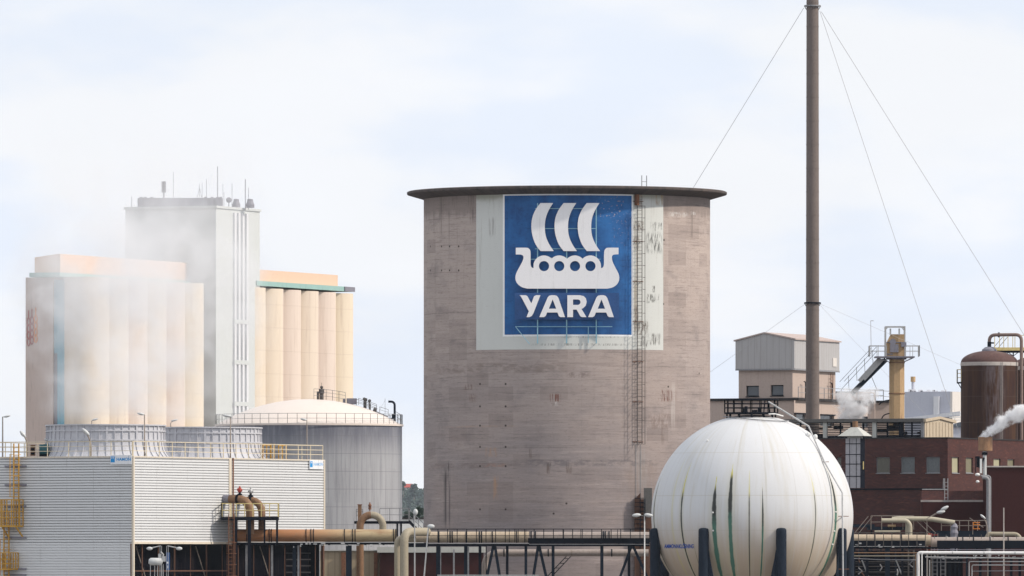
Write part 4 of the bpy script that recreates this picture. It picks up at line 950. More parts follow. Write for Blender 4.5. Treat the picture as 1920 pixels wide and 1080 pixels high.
# yellow access ladders on the left wall
ld = MB(CT.M); cg = MB(CT.M); pf = MB(CT.M); br = MB(CT.M)
v1 = CT.Lf(35); v2 = CT.Lf(16.5); zp = zat(985, 693)
ld.ladder((-.35, v1, zp), (-.35, v1, ZT + 1.0), (0, 1, 0), .44, .04, .3); ld.ladder((-.35, v2, 0), (-.35, v2, zp + 1.1), (0, 1, 0), .44, .04, .3)
for zt_, z0 in ((zp + .1, None),): pass
def cage(v, z0, z1, w=.42):
    z = z0; H = []
    while z <= z1:
        pts = [Vector((-.35 - .72 * sin(q), v + w * cos(q), z)) for q in [pi * i / 8 for i in range(9)]]
        for a, b in zip(pts[:-1], pts[1:]): cg.bar(a, b, .05, .03)
        H.append(pts); z += .8
    for i in (1, 3, 5, 7): cg.bar(H[0][i], H[-1][i], .04)
cage(v1, zp + 2.2, ZT + .2); cage(v2, 3, zp - 1.0)
pf.box(-1.1, -.02, v1 - .45, v2 + .35, zp - .12, zp); pf.rail([(-.1, v2 + .35, zp), (-1.1, v2 + .35, zp), (-1.1, v1 - .45, zp), (-.1, v1 - .45, zp)], 1.95, .42, .035, (.3, .55, .8))
pf.bar((-1.0, v1 - .35, zp - .1), (-.05, v1 - .4, zp - .9), .09); pf.bar((-1.0, v2, zp - .1), (-.05, v2, zp - .9), .09)
z9 = zat(1066, 693); pf.rail([(-.1, v2 + .5, z9), (-1.2, v2 + .5, z9), (-1.2, v2 - .9, z9), (-.1, v2 - .9, z9)], 1.2, .4, .035, (.3, .6)); pf.box(-1.2, -.02, v2 - .9, v2 + .5, z9 - .1, z9)
for py in (874, 909, 949, 1008, 1067, 1078): z = zat(py, 693); br.box(-.12, -.03, CT.Lf(50), CT.Lf(10), z - .07, z + .07)
ld.build('access_ladder', MT['yellow_steel'], ct); cg.build('ladder_cage', MT['yellow_steel'], ct); pf.build('ladder_platform', MT['yellow_steel'], ct); br.build('wall_bracket', MT['mauve'], ct)
# maker's signs
def wall_sign(label, side, pxa, pxb, pya, pyb, ink, tink):
    g = CT.Lf if side == 'L' else CT.R
    s0, z1 = g(pxa, pya, .1); s1, z0 = g(pxb, pyb, .1)
    P = (lambda s, z, d: CT.M @ Vector((-.09 - d, s, z))) if side == 'L' else (lambda s, z, d: CT.M @ Vector((s, -.09 - d, z)))
    o = P((s0 + s1) / 2, z0, 0); r = thing('wall_sign', label, 'sign', o, CT.a)
    def plate(mb, a, b, c, e, d0, d1):
        q = [P(a, c, d0), P(b, c, d0), P(b, e, d0), P(a, e, d0), P(a, c, d1), P(b, c, d1), P(b, e, d1), P(a, e, d1)]
        mb.add(q, [(0, 1, 2, 3), (4, 5, 6, 7), (0, 1, 5, 4), (1, 2, 6, 5), (2, 3, 7, 6), (3, 0, 4, 7)])
    mb = MB(); plate(mb, s0, s1, z0, z1, -.03, .02); bd = mb.build('board', MT['sign_white'], r)
    f = lambda t: s0 + (s1 - s0) * t; h = lambda t: z0 + (z1 - z0) * t
    mb = MB(); plate(mb, f(.02), f(.21), h(.22), h(.86), .021, .03); em = mb.build('emblem', MT['cyan_ink'], r)
    mb = MB()
    for a, b, c, d in ((.06, .08, .62, .80), (.15, .17, .62, .80), (.08, .15, .69, .74)): plate(mb, f(a), f(b), h(c), h(d), .031, .036)
    mb.build('emblem_mark', MT['sign_white'], em)
    tv, tf = text_geo("HAMON", 1.0, .035); xs = [p[0] for p in tv]; ys = [p[1] for p in tv]; w = max(xs) - min(xs); hh = max(ys) - min(ys)
    mb = MB(); mb.add([P(f(.29 + .67 * (p[0] - min(xs)) / w), h(.38 + .34 * (p[1] - min(ys)) / hh), .024) for p in tv], tf)
    mb.add([P(f(a), h(b), .024) for a, b in ((.82, .76), (.86, .84), (.88, .82), (.84, .75))], [(0, 1, 2, 3)])
    mb.build('lettering', tink, r, recalc=False)
wall_sign('white HAMON sign with blue emblem on the shaded left wall of the cooling tower', 'L', 207, 247, 853.5, 870.5, MT['cyan_ink'], MT['cyan_ink'])
wall_sign('bright white sign with a blue emblem at the sunlit far end of the cooling tower', 'R', 580.5, 606, 862.5, 880, MT['cyan_ink'], worn('sunlit_ink', (.25, .45, .72), .5, .03))  # lettering colour lightened to imitate glare on the sunlit wall
# green motor on the tower roof
mt = thing('fan_motor', 'dark teal motor beside the left fan stack on the cooling tower roof', 'motor', (at(80, 850, 697).x, 697, ZT))
mb = MB(); a = at(74, 840, 697); b = at(92, 840, 697); mb.tube([(a.x, 697, ZT + .55), (b.x, 697, ZT + .55)], .42, 14); mb.tube([(a.x + .3, 697, ZT + .7), (b.x, 697, ZT + .7)], .3, 12); mb.build('housing', MT['teal'], mt)
mb = MB(); mb.box(a.x, b.x, 696.7, 697.3, ZT, ZT + .16); mb.build('base', MT['black_steel'], mt)
cb = thing('control_cabinet', 'rust brown cabinet behind the yellow roof rails left of the teal motor', 'cabinet', (at(62, 850, 697.5).x, 697.5, ZT))
mb = MB(); a = at(57, 840, 697.5); b = at(66, 840, 697.5); mb.box(a.x, b.x, 697.4, 697.7, ZT + .1, ZT + .95); mb.build('body', MT['pipe_rust'], cb)
mb = MB(); mb.box(a.x + .05, b.x - .05, 697.36, 697.4, ZT + .5, ZT + .7); mb.box(a.x + .05, b.x - .05, 697.36, 697.4, ZT + .2, ZT + .35); mb.build('panel', MT['black_steel'], cb)

# ------------------------------------------------------------------ lamps
def yrot(v): return v
def lamp(label, px, Y, py_top, zb, kind, hx=0, hy=0, hl=14, hh=4.5, lean=0.0, pr=.04, group=None, tilt=0.0, two=None, pm='lamp_pole', polepx=None):
    top = at(px, py_top, Y); bx = at(px + lean, py_top, Y).x
    r = thing('street_lamp', label, 'street lamp', (bx, Y, zb), 0, 'lamps around the plant'); mb = MB()
    head0 = at(px + hx, py_top + hy, Y)
    if kind == 'goose': pts = bend([(bx, Y, zb), top + Vector((0, 0, -1.2)), top, head0], .9, 5)
    else: pts = [Vector((bx, Y, zb)), top, head0]
    mb.tube(pts, [pr * (1.5 if i == 0 else 1.0) for i in range(len(pts))], 8)
    mb.build('pole', MT[pm], r)
    for (dx, dy, tl) in ([(hx, hy, tilt)] + (two or [])):
        c = at(px + dx, py_top + dy, Y); R = Matrix.Rotation(radians(tl), 3, 'Y')
        h = MB(); h.ball(c, m_(hl / 2, Y), .16, m_(hh / 2, Y), 14, 8, R); hd = h.build('lamp_head', MT['lamp_grey'], r)
        g = MB(); g.ball(c + R @ Vector((0, 0, -m_(hh * .22, Y))), m_(hl * .33, Y), .12, m_(hh * .34, Y), 10, 6, R); g.build('lens', MT['galvanised'], hd)
        if two and (dx, dy) != (hx, hy): b = MB(); b.bar(top, c, .06); b.build('arm', MT[pm], r)
lamp('thin mast lamp at the left edge of the cooling tower roof', 5, 697, 781.5, ZT, 'slab', 8, -1, 14, 4, tilt=-12)
lamp('curved lamp leaning out in front of the brown silo end wall', 52, 695.2, 826, ZT, 'goose', -9, -12, 17, 6.5, pr=.06, tilt=48)
lamp('small white lamp just left of the first fan stack', 91, 698, 823.5, ZT, 'slab', -4, 1, 9, 3.5, tilt=20)
lamp('curved lamp rising in front of the left fan stack', 170.5, 692.8, 826, ZT, 'goose', -9.5, -16, 19, 7, pr=.06, tilt=44)
lamp('mast lamp in front of the right edge of the left fan stack', 271, 693.2, 777.5, ZT, 'slab', -7, -1.5, 14, 4.5, tilt=12)
lamp('mast lamp standing at the seam of the sunlit cladding', 432, 706, 783, ZT, 'slab', -5, -3, 20, 5, tilt=8)
lamp('faint lamp showing above the rim of the left fan stack', 172, 715, 789.5, ZT, 'slab', 6, -3, 13, 3.5, tilt=-14, pr=.03)
lamp('faint lamp above the rim of the right fan stack', 320, 732, 793, 0, 'slab', 7, -5, 14, 3.5, tilt=-14, pr=.03)
lamp('mast lamp in front of the grey tank beside the roof rails', 575.5, 725, 788, 0, 'slab', -6, -1.5, 13, 4, tilt=10, pr=.035)
lamp('lamp facing the camera beside the stairs left of the silo', 777.5, 690, 968, 0, 'slab', 1.5, -8, 9, 12, pr=.045, pm='galvanised')
lamp('leaning pole lamp over the left end of the walkway', 803, 689, 991, 0, 'slab', 5, -4, 14, 8.5, lean=-20, pr=.05, pm='galvanised')
lamp('twin headed lamp between the silo and the white sphere', 1208.5, 678.5, 967, 0, 'slab', -15, -1, 17, 7, pr=.045, tilt=-6, two=[(7.5, -1, 8)], pm='galvanised')
lamp('tilted twin lamp in front of the maroon shed', 1738, 706, 972, 0, 'slab', 26, -12, 17, 6.5, pr=.03, tilt=-12, two=[(33, -19, -28)])
lamp('curved lamp beside the grey flue pipes in front of the maroon shed', 1852, 706, 983, 0, 'goose', -9, -14, 13, 4.5, pr=.035, tilt=40)
def lowlamp(label, px, hx):
    r = thing('street_lamp', label, 'street lamp', (at(px, 1030, 683).x, 683, 0), 0, 'lamps around the plant')
    mb = MB(); t = at(px, 1023.5, 683)
    for s in (-.06, .06): mb.bar((t.x + s, 683, 0), (t.x + s, 683, t.z), .035)
    e = at(px + hx * .75, 1027, 683); mb.tube([t, e], [.03, .05], 8); mb.build('pole', MT['galvanised'], r)
    h = MB(); h.ball(at(px + hx, 1028.5, 683), .24, .14, .13); h.build('lamp_head', MT['lamp_grey'], r)
lowlamp('left one of two small lamps in the dark opening under the cladding', 301.5, -21)
lowlamp('right one of two small lamps in the dark opening, above a blue banner', 314, 22)
def small_kit():
    Y = 684
    r = thing('banner', 'narrow faded blue banner hanging under the right small lamp', 'banner', (at(315, 1069, Y).x, Y, zat(1069, Y)))
    mb = MB(); a = at(311.5, 1069, Y); b = at(318.5, 1036, Y); mb.box(a.x, b.x, Y - .02, Y + .02, a.z, b.z); mb.build('cloth', MT['board_blue'], r)
    mb = MB(); c = at(314.5, 1055, Y); mb.box(c.x - .07, c.x + .07, Y - .03, Y - .022, c.z - .07, c.z + .07); c = at(314.5, 1063, Y); mb.box(c.x - .02, c.x + .02, Y - .03, Y - .022, c.z - .1, c.z + .1); mb.build('mark', MT['sign_white'], r)
    r = thing('pressure_vessel', 'pale horizontal vessel on thin legs in the dark opening under the cladding', 'vessel', (at(291, 1080, Y).x, Y + 1, 0))
    mb = MB(); a = at(280, 1053, Y + 1); b = at(302, 1053, Y + 1); mb.tube([(a.x - .05, Y + 1, a.z + .02), (a.x + .1, Y + 1, a.z), (b.x, Y + 1, a.z), (b.x + .12, Y + 1, a.z)], [.16, .28, .28, .1], 16); mb.build('shell', MT['lamp_grey'], r)
    mb = MB()
    for px in (282, 290, 295.5, 303, 306): p = at(px, 1058, Y + 1); mb.bar((p.x, Y + 1, 0), (p.x, Y + 1, p.z), .05)
    mb.build('leg', MT['galvanised'], r)
    mb = MB(); p = at(299, 1042, Y + 1); mb.tube([p + Vector((0, 0, -.35)), p + Vector((0, 0, .15))], .1, 8); mb.tube([p + Vector((.15, 0, -.4)), p + Vector((.3, 0, .1)), p + Vector((.1, 0, .3))], .05, 8); p = at(307.5, 1048, Y + 1); mb.box(p.x - .12, p.x + .12, Y + .9, Y + 1.1, p.z - .2, p.z + .2); mb.build('fitting', MT['galvanised'], r)
small_kit()

# ------------------------------------------------------------------ pipes in front of the tower
PY = 702.5
hp = thing('header_pipe', 'thick rusty orange header pipe running right from the cooling tower platform', 'pipe', (*at(600, 1004, PY).xy, 0))
zc = zat(1004.3, PY); x0 = at(447, 0, PY).x; x1 = at(743, 0, PY).x; RH = m_(11.8, PY)
mb = MB(); mb.tube([(x0 - .42, PY, zc), (x0 - .36, PY, zc), (x0 - .2, PY, zc), (x0, PY, zc)], [.06, RH * .55, RH * .88, RH], 28); mb.tube([(x0, PY, zc), (x1, PY, zc)], RH, 28, False); mb.build('pipe_run', MT['pipe_orange'], hp)
mb = MB()
for px in (463, 505, 509, 574, 583, 588, 646, 661, 666, 738, 742): p = at(px, 1004, PY); mb.tube([(p.x - .03, PY, zc), (p.x + .03, PY, zc)], RH + .045, 28)
mb.build('clamp_ring', MT['black_steel'], hp)
nR = Vector((sin(CT.a), -cos(CT.a), 0))        # outward normal of the sunlit wall
def goose(label, pxw, pyc, down_px, rpx, flare):
    uw = CT.R(pxw); pw = CT.M @ Vector((uw, -.02, 0)); Yd = PY
    zc_ = zat(pyc, pw.y); xd = at(down_px, 0, Yd).x; dest = Vector((xd, Yd + .0, zc_)); r_ = m_(rpx, PY)
    dirv = Vector((nR.x, nR.y, 0)); tip = pw.copy(); tip.z = zc_
    r = thing('riser_pipe', label, 'pipe', (xd, Yd, zat(1004, PY) + RH * .9), 0, 'rusty risers bending down into the header pipe')
    mid = dest.copy(); mid.y = tip.y + (dest.x - tip.x) * (nR.y / nR.x); dn = Vector((dest.x, mid.y, zat(1002, PY)))
    pts = bend([tip, mid, dn], 1.15, 9); mb = MB(); mb.tube(pts, r_, 22); mb.build('pipe_run', MT['pipe_rust'], r)
    mb = MB(); t = (mid - tip).normalized()
    mb.tube([tip + t * .02, tip + t * .5], r_ * 1.1, 22); mb.build('sleeve', MT['mauve'], r)
    mb = MB(); 
    for f in (.5, .95): q = tip.lerp(mid, f if f < .9 else .45 + .1); mb.tube([q, q + t * .08], r_ * 1.12, 22)
    mb.build('flange', MT['black_steel'], r); return r, tip, mid, r_
_, tA, mA, rA = goose('nearer rusty riser leaving the cladding and bending down into the header pipe', 420, 936, 470, 7.9, 1)
_, tB, mB_, rB = goose('second rusty riser bending down just right of the nearer one', 448, 938, 490.5, 6.8, 1)
def handwheel(label, px, py, Y, zb, col):
    c = at(px, py, Y); r = thing('valve', label, 'valve', (c.x, Y, zb))
    mb = MB(); mb.tube([(c.x, Y, zb), (c.x, Y, c.z)], [.13, .07], 10); mb.tube([(c.x, Y, zb + .05), (c.x, Y, zb + .14)], .2, 12); mb.build('stem', MT['black_steel'], r)
    mb = MB(); mb.ball(c, .17, .17, .22, 12, 8); mb.tube([c + Vector((-.2, 0, .05)), c + Vector((.2, 0, -.02))], .1, 10); mb.ball(c + Vector((0, 0, .25)), .07); mb.build('actuator', MT[col], r)
handwheel('red and white valve actuator on the nearer rusty riser', 449.5, 919, (tA.lerp(mA, .55)).y, tA.z + rA - .05, 'red_rust')
handwheel('pale valve actuator on the second rusty riser', 470, 921.5, (tB.lerp(mB_, .45)).y, tB.z + rB - .05, 'galvanised')
# service platform
sp_ = thing('service_platform', 'black steel platform with yellow rails under the rusty risers', 'platform', (*at(468, 970, 701).xy, 0))
y0, y1 = 700.2, 703.6; z0, z1 = zat(975.5, 700.2), zat(969, 700.2); xa, xb = at(414, 0, 700.2).x, at(521, 0, 700.2).x
mb = MB(); mb.box(xa, xb, y0, y0 + .12, z0, z1); mb.box(xa, xb, y1 - .12, y1, z0, z1); mb.box(xa, xa + .12, y0 + .121, y1 - .121, z0, z1); mb.box(xb - .12, xb, y0 + .121, y1 - .121, z0, z1); mb.box(xa + .121, xb - .121, y0 + .121, y1 - .121, z1 - .08, z1 - .02); mb.build('deck', MT['black_steel'], sp_)
mb = MB(); mb.rail([(xb, y0 + .2, z1), (at(443, 0, 700.2).x, y0 + .2, z1)], 1.02, .68, .03, (.5,)); mb.rail([(at(433, 0, 700.2).x, y0 + .2, z1), (xa + .05, y0 + .2, z1), (xa + .05, y1 - .1, z1)], 1.02, .5, .034, (.5,)); mb.rail([(xb, y0 + .2, z1), (xb, y1, z1), (xa, y1, z1)], 1.02, 1, .025, (.5,)); mb.build('railing', MT['pale_yellow'], sp_)
for px, w in ((442.5, .2), (467.5, .26), (496, .13), (519.5, .16)):
    x = at(px, 0, 700.3).x; mb = MB(); mb.box(x - w / 2, x + w / 2, y0 + .01, y0 + w, 0 if px < 480 else zat(1018, y0), z0 - .003); mb.build('leg', MT['black_steel'], sp_)
mb = MB(); mb.ladder((at(434, 0, 700).x, 700.0, 0), (at(434, 0, 700).x, 700.0, z1 + .2), (1, 0, 0), .42, .03, .3); 
for zz in range(10): z = 1 + zz * .8
mb.build('ladder', MT['rust_steel'], sp_)
mb = MB(); xl = at(434, 0, 700).x
for zz in range(8):
    z = 2.4 + zz * .85; pts = [Vector((xl + .38 * cos(q), 700 - .7 * sin(q), z)) for q in [pi * i / 6 for i in range(7)]]
    for a, b in zip(pts[:-1], pts[1:]): mb.bar(a, b, .03)
for q in (pi / 6, pi / 2, 5 * pi / 6): mb.bar((xl + .38 * cos(q), 700 - .7 * sin(q), 2.4), (xl + .38 * cos(q), 700 - .7 * sin(q), 8.35), .025)
mb.build('ladder_cage', MT['rust_steel'], sp_)

# ------------------------------------------------------------------ pipe rack
rk = thing('pipe_rack', 'long dark steel pipe rack with walkway rails crossing in front of the silo', 'pipe rack', (at(830, 0, 703).x, 703, 0))
RY = 702.4
def X(px, Y=RY): return at(px, 0, Y).x
def H(px0, px1, py, th, Y, mb, w=.3): a = at(px0, py, Y); b = at(px1, py, Y); mb.box(a.x, b.x, Y, Y + w, a.z - m_(th / 2, Y), a.z + m_(th / 2, Y))
mb = MB()
for Y in (701.3, 703.6): H(440, 745, 1019, 4.2, Y, mb); H(740, 803, 1022, 8, Y + .01, mb); H(803, 1218, 1022, 4.5, Y + .02, mb, .28); H(1583, 1735, 1026.5, 4, Y, mb); H(1700, 1960, 1027, 3, Y + .31, mb)
H(990, 1218, 1014.3, 10.5, 701.25, mb, .04); H(1590, 1735, 1018.8, 11, 701.25, mb, .04); H(1757, 1960, 1019.5, 12, 701.7, mb, .04)  # dark strips standing in for the shade on the main pipes' undersides
for px in range(445, 1215, 34): a = at(px, 1019.5, 701.6); mb.box(a.x, a.x + .14, 701.61, 703.59, a.z - .1, a.z + .04)
for px in range(1590, 1950, 30): a = at(px, 1027, 701.6); mb.box(a.x, a.x + .14, 701.61, 703.59, a.z - .1, a.z + .04)
mb.build('girder_and_shade', MT['black_steel'], rk)
mb = MB(); H(803, 992, 1019, 1.0, 701.22, mb, .06); H(440, 745, 1016.9, .8, 701.22, mb, .06); H(992, 1218, 1020.5, .7, 701.22, mb, .06); H(1583, 1735, 1024.5, .9, 701.22, mb, .06); mb.build('edge_strip', MT['galvanised'], rk)
for px, w, m in ((552, 7, 'navy_steel'), (559.5, 3.5, 'grey_steel'), (654, 11, 'navy_steel'), (822, 8.5, 'navy_steel'), (826.3, 1.6, 'grey_steel'), (873.5, 7, 'navy_steel'), (878, 3, 'grey_steel'), (900, 5.5, 'black_steel'), (911.5, 2, 'black_steel'),
                 (951, 5, 'black_steel'), (986, 5.2, 'navy_steel'), (1037, 5.5, 'navy_steel'), (1128.5, 6, 'navy_steel'), (1179.5, 5, 'black_steel'), (462, 4, 'grey_steel'), (510, 4, 'grey_steel'),
                 (1600, 8, 'black_steel'), (1626, 5, 'black_steel'), (1664, 9, 'navy_steel'), (1692, 4, 'black_steel')):
    a = at(px, 1023, RY - .3 + (px % 7) * .04); mb = MB(); ww = m_(w, RY); mb.box(a.x - ww / 2, a.x + ww / 2, a.y, a.y + min(ww, .25), 0, a.z + .02); mb.build('column', MT[m], rk)
for px0, px1 in ((925, 913), (928, 937), (1009, 1000), (1011, 1024), (1184, 1163), (1187, 1213)):
    a = at(px0, 1024, RY - .5); b = at(px1, 1081, RY - .5); b = a + (b - a) * 3.0; b = a + (b - a) * ((a.z) / (a.z - b.z)) if a.z - b.z > a.z else b; mb = MB(); mb.bar(a, b, .22, .2); mb.build('brace', MT['navy_steel'], rk)
mb = MB(); a = at(803, 1017, 701.0); b = at(1218, 1017, 701.0); mb.rail([(a.x, 701.0, a.z), (b.x, 701.0, a.z)], m_(25, 701), .735, .03, (.5,)); 
for px in (955, 969, 972, 986, 1057, 1089, 1158): p = at(px, 1017, 700.9); mb.bar((p.x, 700.95, p.z), (p.x, 700.95, p.z + m_(24, 701)), .045)
mb.build('walkway_railing', MT['black_steel'], rk)
mb = MB(); a = at(1594, 1025, 701.0); b = at(1735, 1025, 701.0); mb.rail([(a.x, 701, a.z), (b.x, 701, a.z)], m_(26, 701), .63, .028, (.55,)); a = at(1745, 1020, 701); b = at(1950, 1020, 701)
for px in range(1752, 1950, 22): p = at(px, 1010, 701); mb.bar((p.x, 701, p.z), (p.x, 701, p.z + m_(8, 701)), .04)
mb.build('walkway_railing', MT['ladder_steel'], rk)
mb = MB(); random.seed(9)
for k in range(34):
    px = random.choice((random.uniform(545, 760), random.uniform(590, 760), random.uniform(1590, 1740))); a = at(px, random.uniform(1020, 1027), 701.1); w = random.uniform(.05, .3); mb.box(a.x, a.x + w, 701.0, 701.18, a.z, a.z + random.uniform(.04, .12))
mb.build('cable_clip', MT['galvanised'], rk)
mb = MB()
H(820, 1010, 1078.5, 1.6, 700.0, mb, .1)
for px in range(825, 1010, 16): a = at(px, 1079, 700.0); mb.bar((a.x, 700.05, a.z), (a.x, 700.05, a.z - 1.1), .04)
mb.build('lower_rail', MT['galvanised'], rk)
def pipe(name, label, pts, r, m, rings=(), ringm='black_steel', bendr=.7, group=None, n=20):
    P = [Vector(p) for p in pts]; lo = min(P, key=lambda q: q.z); rr = thing(name, label, 'pipe', (lo.x, lo.y, max(0, lo.z)), 0, group or {'main_pipe': 'lengths of main pipe on the rack', 'pale_pipe': 'pale pipes above the right main pipe', 'service_line': 'thin service lines at the lower right', 'steam_line': 'bright insulated lines at the lower right', 'elbow_pipe': 'beige pipes bending down from the rack'}.get(name))
    mb = MB(); mb.tube(bend(P, bendr, 7), r, n); mb.build('pipe_run', MT[m], rr)
    if rings:
        mb = MB()
        for c, d, rad in rings: mb.tube([Vector(c) - Vector(d) * .04, Vector(c) + Vector(d) * .04], rad, n)
        mb.build('clamp_ring', MT[ringm], rr)
    return rr
MY = 703.0; zc = zat(1007, MY); RP = m_(10.2, MY)
ring = lambda px, e=.04: ((X(px, MY), MY, zc), (1, 0, 0), RP + e)
pipe('main_pipe', 'cream coloured main pipe lying behind the walkway rails in front of the silo', [(X(757, MY), MY, zc), (X(992, MY), MY, zc)], RP, 'pipe_cream', [ring(p) for p in (823, 844, 848, 874, 899, 903, 923, 969)], n=28)
pipe('main_pipe', 'greyer stretch of main pipe ending at the white sphere', [(X(994, MY), MY, zc - .02), (X(1225, MY), MY, zc - .02)], RP, 'pipe_grey', [ring(p, .06) for p in (996, 1004, 1131, 1135, 1142)], n=28)
pipe('main_pipe', 'main pipe emerging right of the white sphere under a tangle of rails', [(X(1590, MY), MY, zat(1012, MY)), (X(1745, MY), MY, zat(1013, MY))], RP, 'pipe_cream', [((X(p, MY), MY, zat(1012.5, MY)), (1, 0, 0), RP + .03) for p in (1640, 1690)], n=28)
pipe('main_pipe', 'darker main pipe running out of the picture at the lower right', [(X(1746, MY + .5), MY + .5, zat(1017, MY + .5)), (X(1990, MY + .5), MY + .5, zat(1017, MY + .5))], m_(10, MY), 'pipe_grey', [((X(p, MY + .5), MY + .5, zat(1017, MY + .5)), (1, 0, 0), m_(10.8, MY)) for p in (1795, 1805, 1825, 1856, 1890)], n=28)
LY = 706.5; zl = zat(1036.5, LY)
pipe('low_pipe', 'grey pipe hanging under the rack with an elbow dropping at its left end', [(X(909.5, LY), LY, 0), (X(909.5, LY), LY, zl), (X(1216, LY), LY, zl)], m_(6.6, LY), 'pipe_grey', [((X(p, LY), LY, zl), (1, 0, 0), m_(7.4, LY)) for p in (945, 1028, 1147)], bendr=1.1)
EY = 696.5
pipe('elbow_pipe', 'fat beige pipe bending down from the rack left of the silo', [(X(800, EY), EY + 3.5, zat(997, EY)), (X(778, EY), EY + 1.5, zat(997, EY)), (X(757.8, EY), EY, zat(998, EY)), (X(757.8, EY), EY, 0)], m_(8.0, EY), 'pipe_beige', bendr=.85)
pipe('elbow_pipe', 'thinner beige pipe bending down beside the fat one', [(X(776, EY + 1), EY + 2.5, zat(1009.5, EY)), (X(744.8, EY + 1), EY + 1, zat(1009.5, EY)), (X(744.8, EY + 1), EY + 1, 0)], m_(5.6, EY), 'pipe_beige', bendr=.5)
# inverted U expansion loop
UY = 705.0; lp = thing('loop_pipe', 'arched pipe loop, rusty on the left and beige on the right, above the header pipe', 'pipe', (X(675, UY), UY, 0))
def arc(a0, a1, n=10): return [Vector((X(696.5, UY) + m_(21.5, UY) * cos(radians(a0 + (a1 - a0) * i / n)), UY, zat(987, UY) + m_(21.5, UY) * sin(radians(a0 + (a1 - a0) * i / n)))) for i in range(n + 1)]
mb = MB(); mb.tube([Vector((X(675, UY), UY, 0)), Vector((X(675, UY), UY, zat(1005, UY)))] + arc(180, 92), m_(7.0, UY), 20); mb.build('rusty_leg', MT['pipe_rust'], lp)
mb = MB(); mb.tube(arc(92, 0) + [Vector((X(718, UY), UY, zat(1004, UY)))], m_(6.7, UY), 20); mb.build('beige_leg', MT['pipe_beige'], lp)
mb = MB(); a = at(693.5, 942, UY); b = at(693.5, 958, UY); mb.tube([b, a], .05, 8); mb.tube([b + Vector((0, 0, .12)), b + Vector((0, 0, .28))], .12, 8); mb.ball(at(693.5, 948, UY), .13, .13, .16); mb.build('vent_valve', MT['rust_steel'], lp)
st = thing('stub_flue', 'short square rusty flue stub beside the arched pipe loop', 'flue', (X(674.5, 705.8), 705.8, 0))
mb = MB(); a = at(671, 985, 705.8); b = at(678, 947, 705.8); mb.box(a.x, b.x, 705.8, 706.1, 0, b.z); mb.build('shaft', MT['pipe_rust'], st); mb = MB(); mb.box(a.x - .04, b.x + .04, 705.76, 706.14, b.z, b.z + .06); mb.build('cap', MT['rust_steel'], st)
# stair platform left of the silo
sf = thing('stair_platform', 'dark steel landing with grey rails and a stair descending towards the silo', 'platform', (X(740, 706), 706, 0))
GY = 706.0; mb = MB(); H(664, 771, 979.5, 5.0, GY, mb, 1.6)
mb.build('landing', MT['black_steel'], sf)
for px in (744.8, 752): a = at(px, 982, GY + .1); mb = MB(); mb.box(a.x - .07, a.x + .07, GY + .1, GY + .3, 0, a.z); mb.build('leg', MT['black_steel'], sf)
mb = MB(); a = at(668, 977, GY); b = at(768, 977, GY); mb.rail([(at(712, 0, GY).x, GY, a.z), (b.x, GY, a.z)], m_(23.5, GY), .75, .025, (.5,)); mb.rail([(a.x, GY, a.z), (at(680, 0, GY).x, GY, a.z)], m_(22, GY), .5, .025, (.5, .8)); 
p0 = at(766, 977, GY); p1 = at(803, 1013, GY)
for dy in (0, 1.0):
    o = Vector((0, dy, 0)); u_ = Vector((0, 0, m_(23, GY))); mb.bar(p0 + o + u_, p1 + o + u_, .05); mb.bar(p0 + o + u_ * .5, p1 + o + u_ * .5, .04)
    for t in (0, .25, .5, .75, 1): q = p0.lerp(p1, t) + o; mb.bar(q, q + u_, .04)
mb.build('railing', MT['grey_steel'], sf)
mb = MB()
for dy in (0, 1.0): o = Vector((0, dy, 0)); mb.bar(p0 + o, p1 + o, .22)
for k in range(9): q = p0.lerp(p1, (k + .5) / 9); mb.box(q.x - .12, q.x + .12, GY, GY + 1, q.z - .02, q.z + .02)
mb.build('stair_flight', MT['black_steel'], sf)
# small stair under the rack
ss = thing('ladder_stair', 'steep dark stair leaning under the rack in front of the silo', 'stair', (X(1020, 707), 707, 0))
mb = MB(); p0 = at(1062, 1043, 707); p1 = at(1028, 1079, 707); e = p1 + (p1 - p0) * 1.5; e = p0 + (p1 - p0) * (p0.z / (p0.z - p1.z))
for dx in (0, .35): o = Vector((dx, 0, 0)); mb.bar(p0 + o, e + o, .07)
for k in range(20): q = p0.lerp(e, (k + .5) / 20); mb.bar(q, q + Vector((.35, 0, 0)), .05)
mb.build('flight', MT['black_steel'], ss)
# low buildings behind the rack
lb_ = thing('low_building', 'low maroon shed with a pale concrete roof band behind the pipe rack', 'building', (X(810, 728), 728, 0))
mb = MB(); a = at(712, 1036, 728); b = at(906, 1036, 728); mb.box(a.x, b.x, 728, 738, 0, a.z); mb.build('wall', MT['maroon'], lb_)
mb = MB(); t = at(712, 1025.5, 727.8); mb.box(a.x - .2, b.x + .15, 727.7, 738.3, a.z, t.z); mb.build('roof_band', MT['conc_pale'], lb_)
mb = MB(); 
for px in (760, 851): p = at(px, 1030, 727.6); mb.bar((p.x, 727.55, 0), (p.x, 727.55, p.z), .13)
mb.build('down_pipe', MT['grey_steel'], lb_)
tb = thing('low_building', 'low tan sheet metal building behind the header pipe', 'building', (X(660, 731), 731, 0))
mb = MB(); a = at(600, 1033, 731); b = at(714, 1033, 731); mb.box(a.x, b.x, 731, 741, 0, a.z); mb.build('wall', MT['tan_sheet'], tb)
mb = MB(); t = at(600, 1031, 731); mb.box(a.x - .1, b.x + .1, 730.8, 741.2, a.z, t.z); mb.build('roof', MT['conc_pale'], tb)
mb = MB(); a = at(640, 1080, 730.9); mb.box(a.x, a.x + .35, 730.7, 730.98, 0, zat(1036, 731)); a = at(701, 0, 730.9); mb.box(a.x, a.x + .3, 730.7, 730.98, 0, zat(1036, 731)); mb.build('door_strip', MT['rust_steel'], tb)
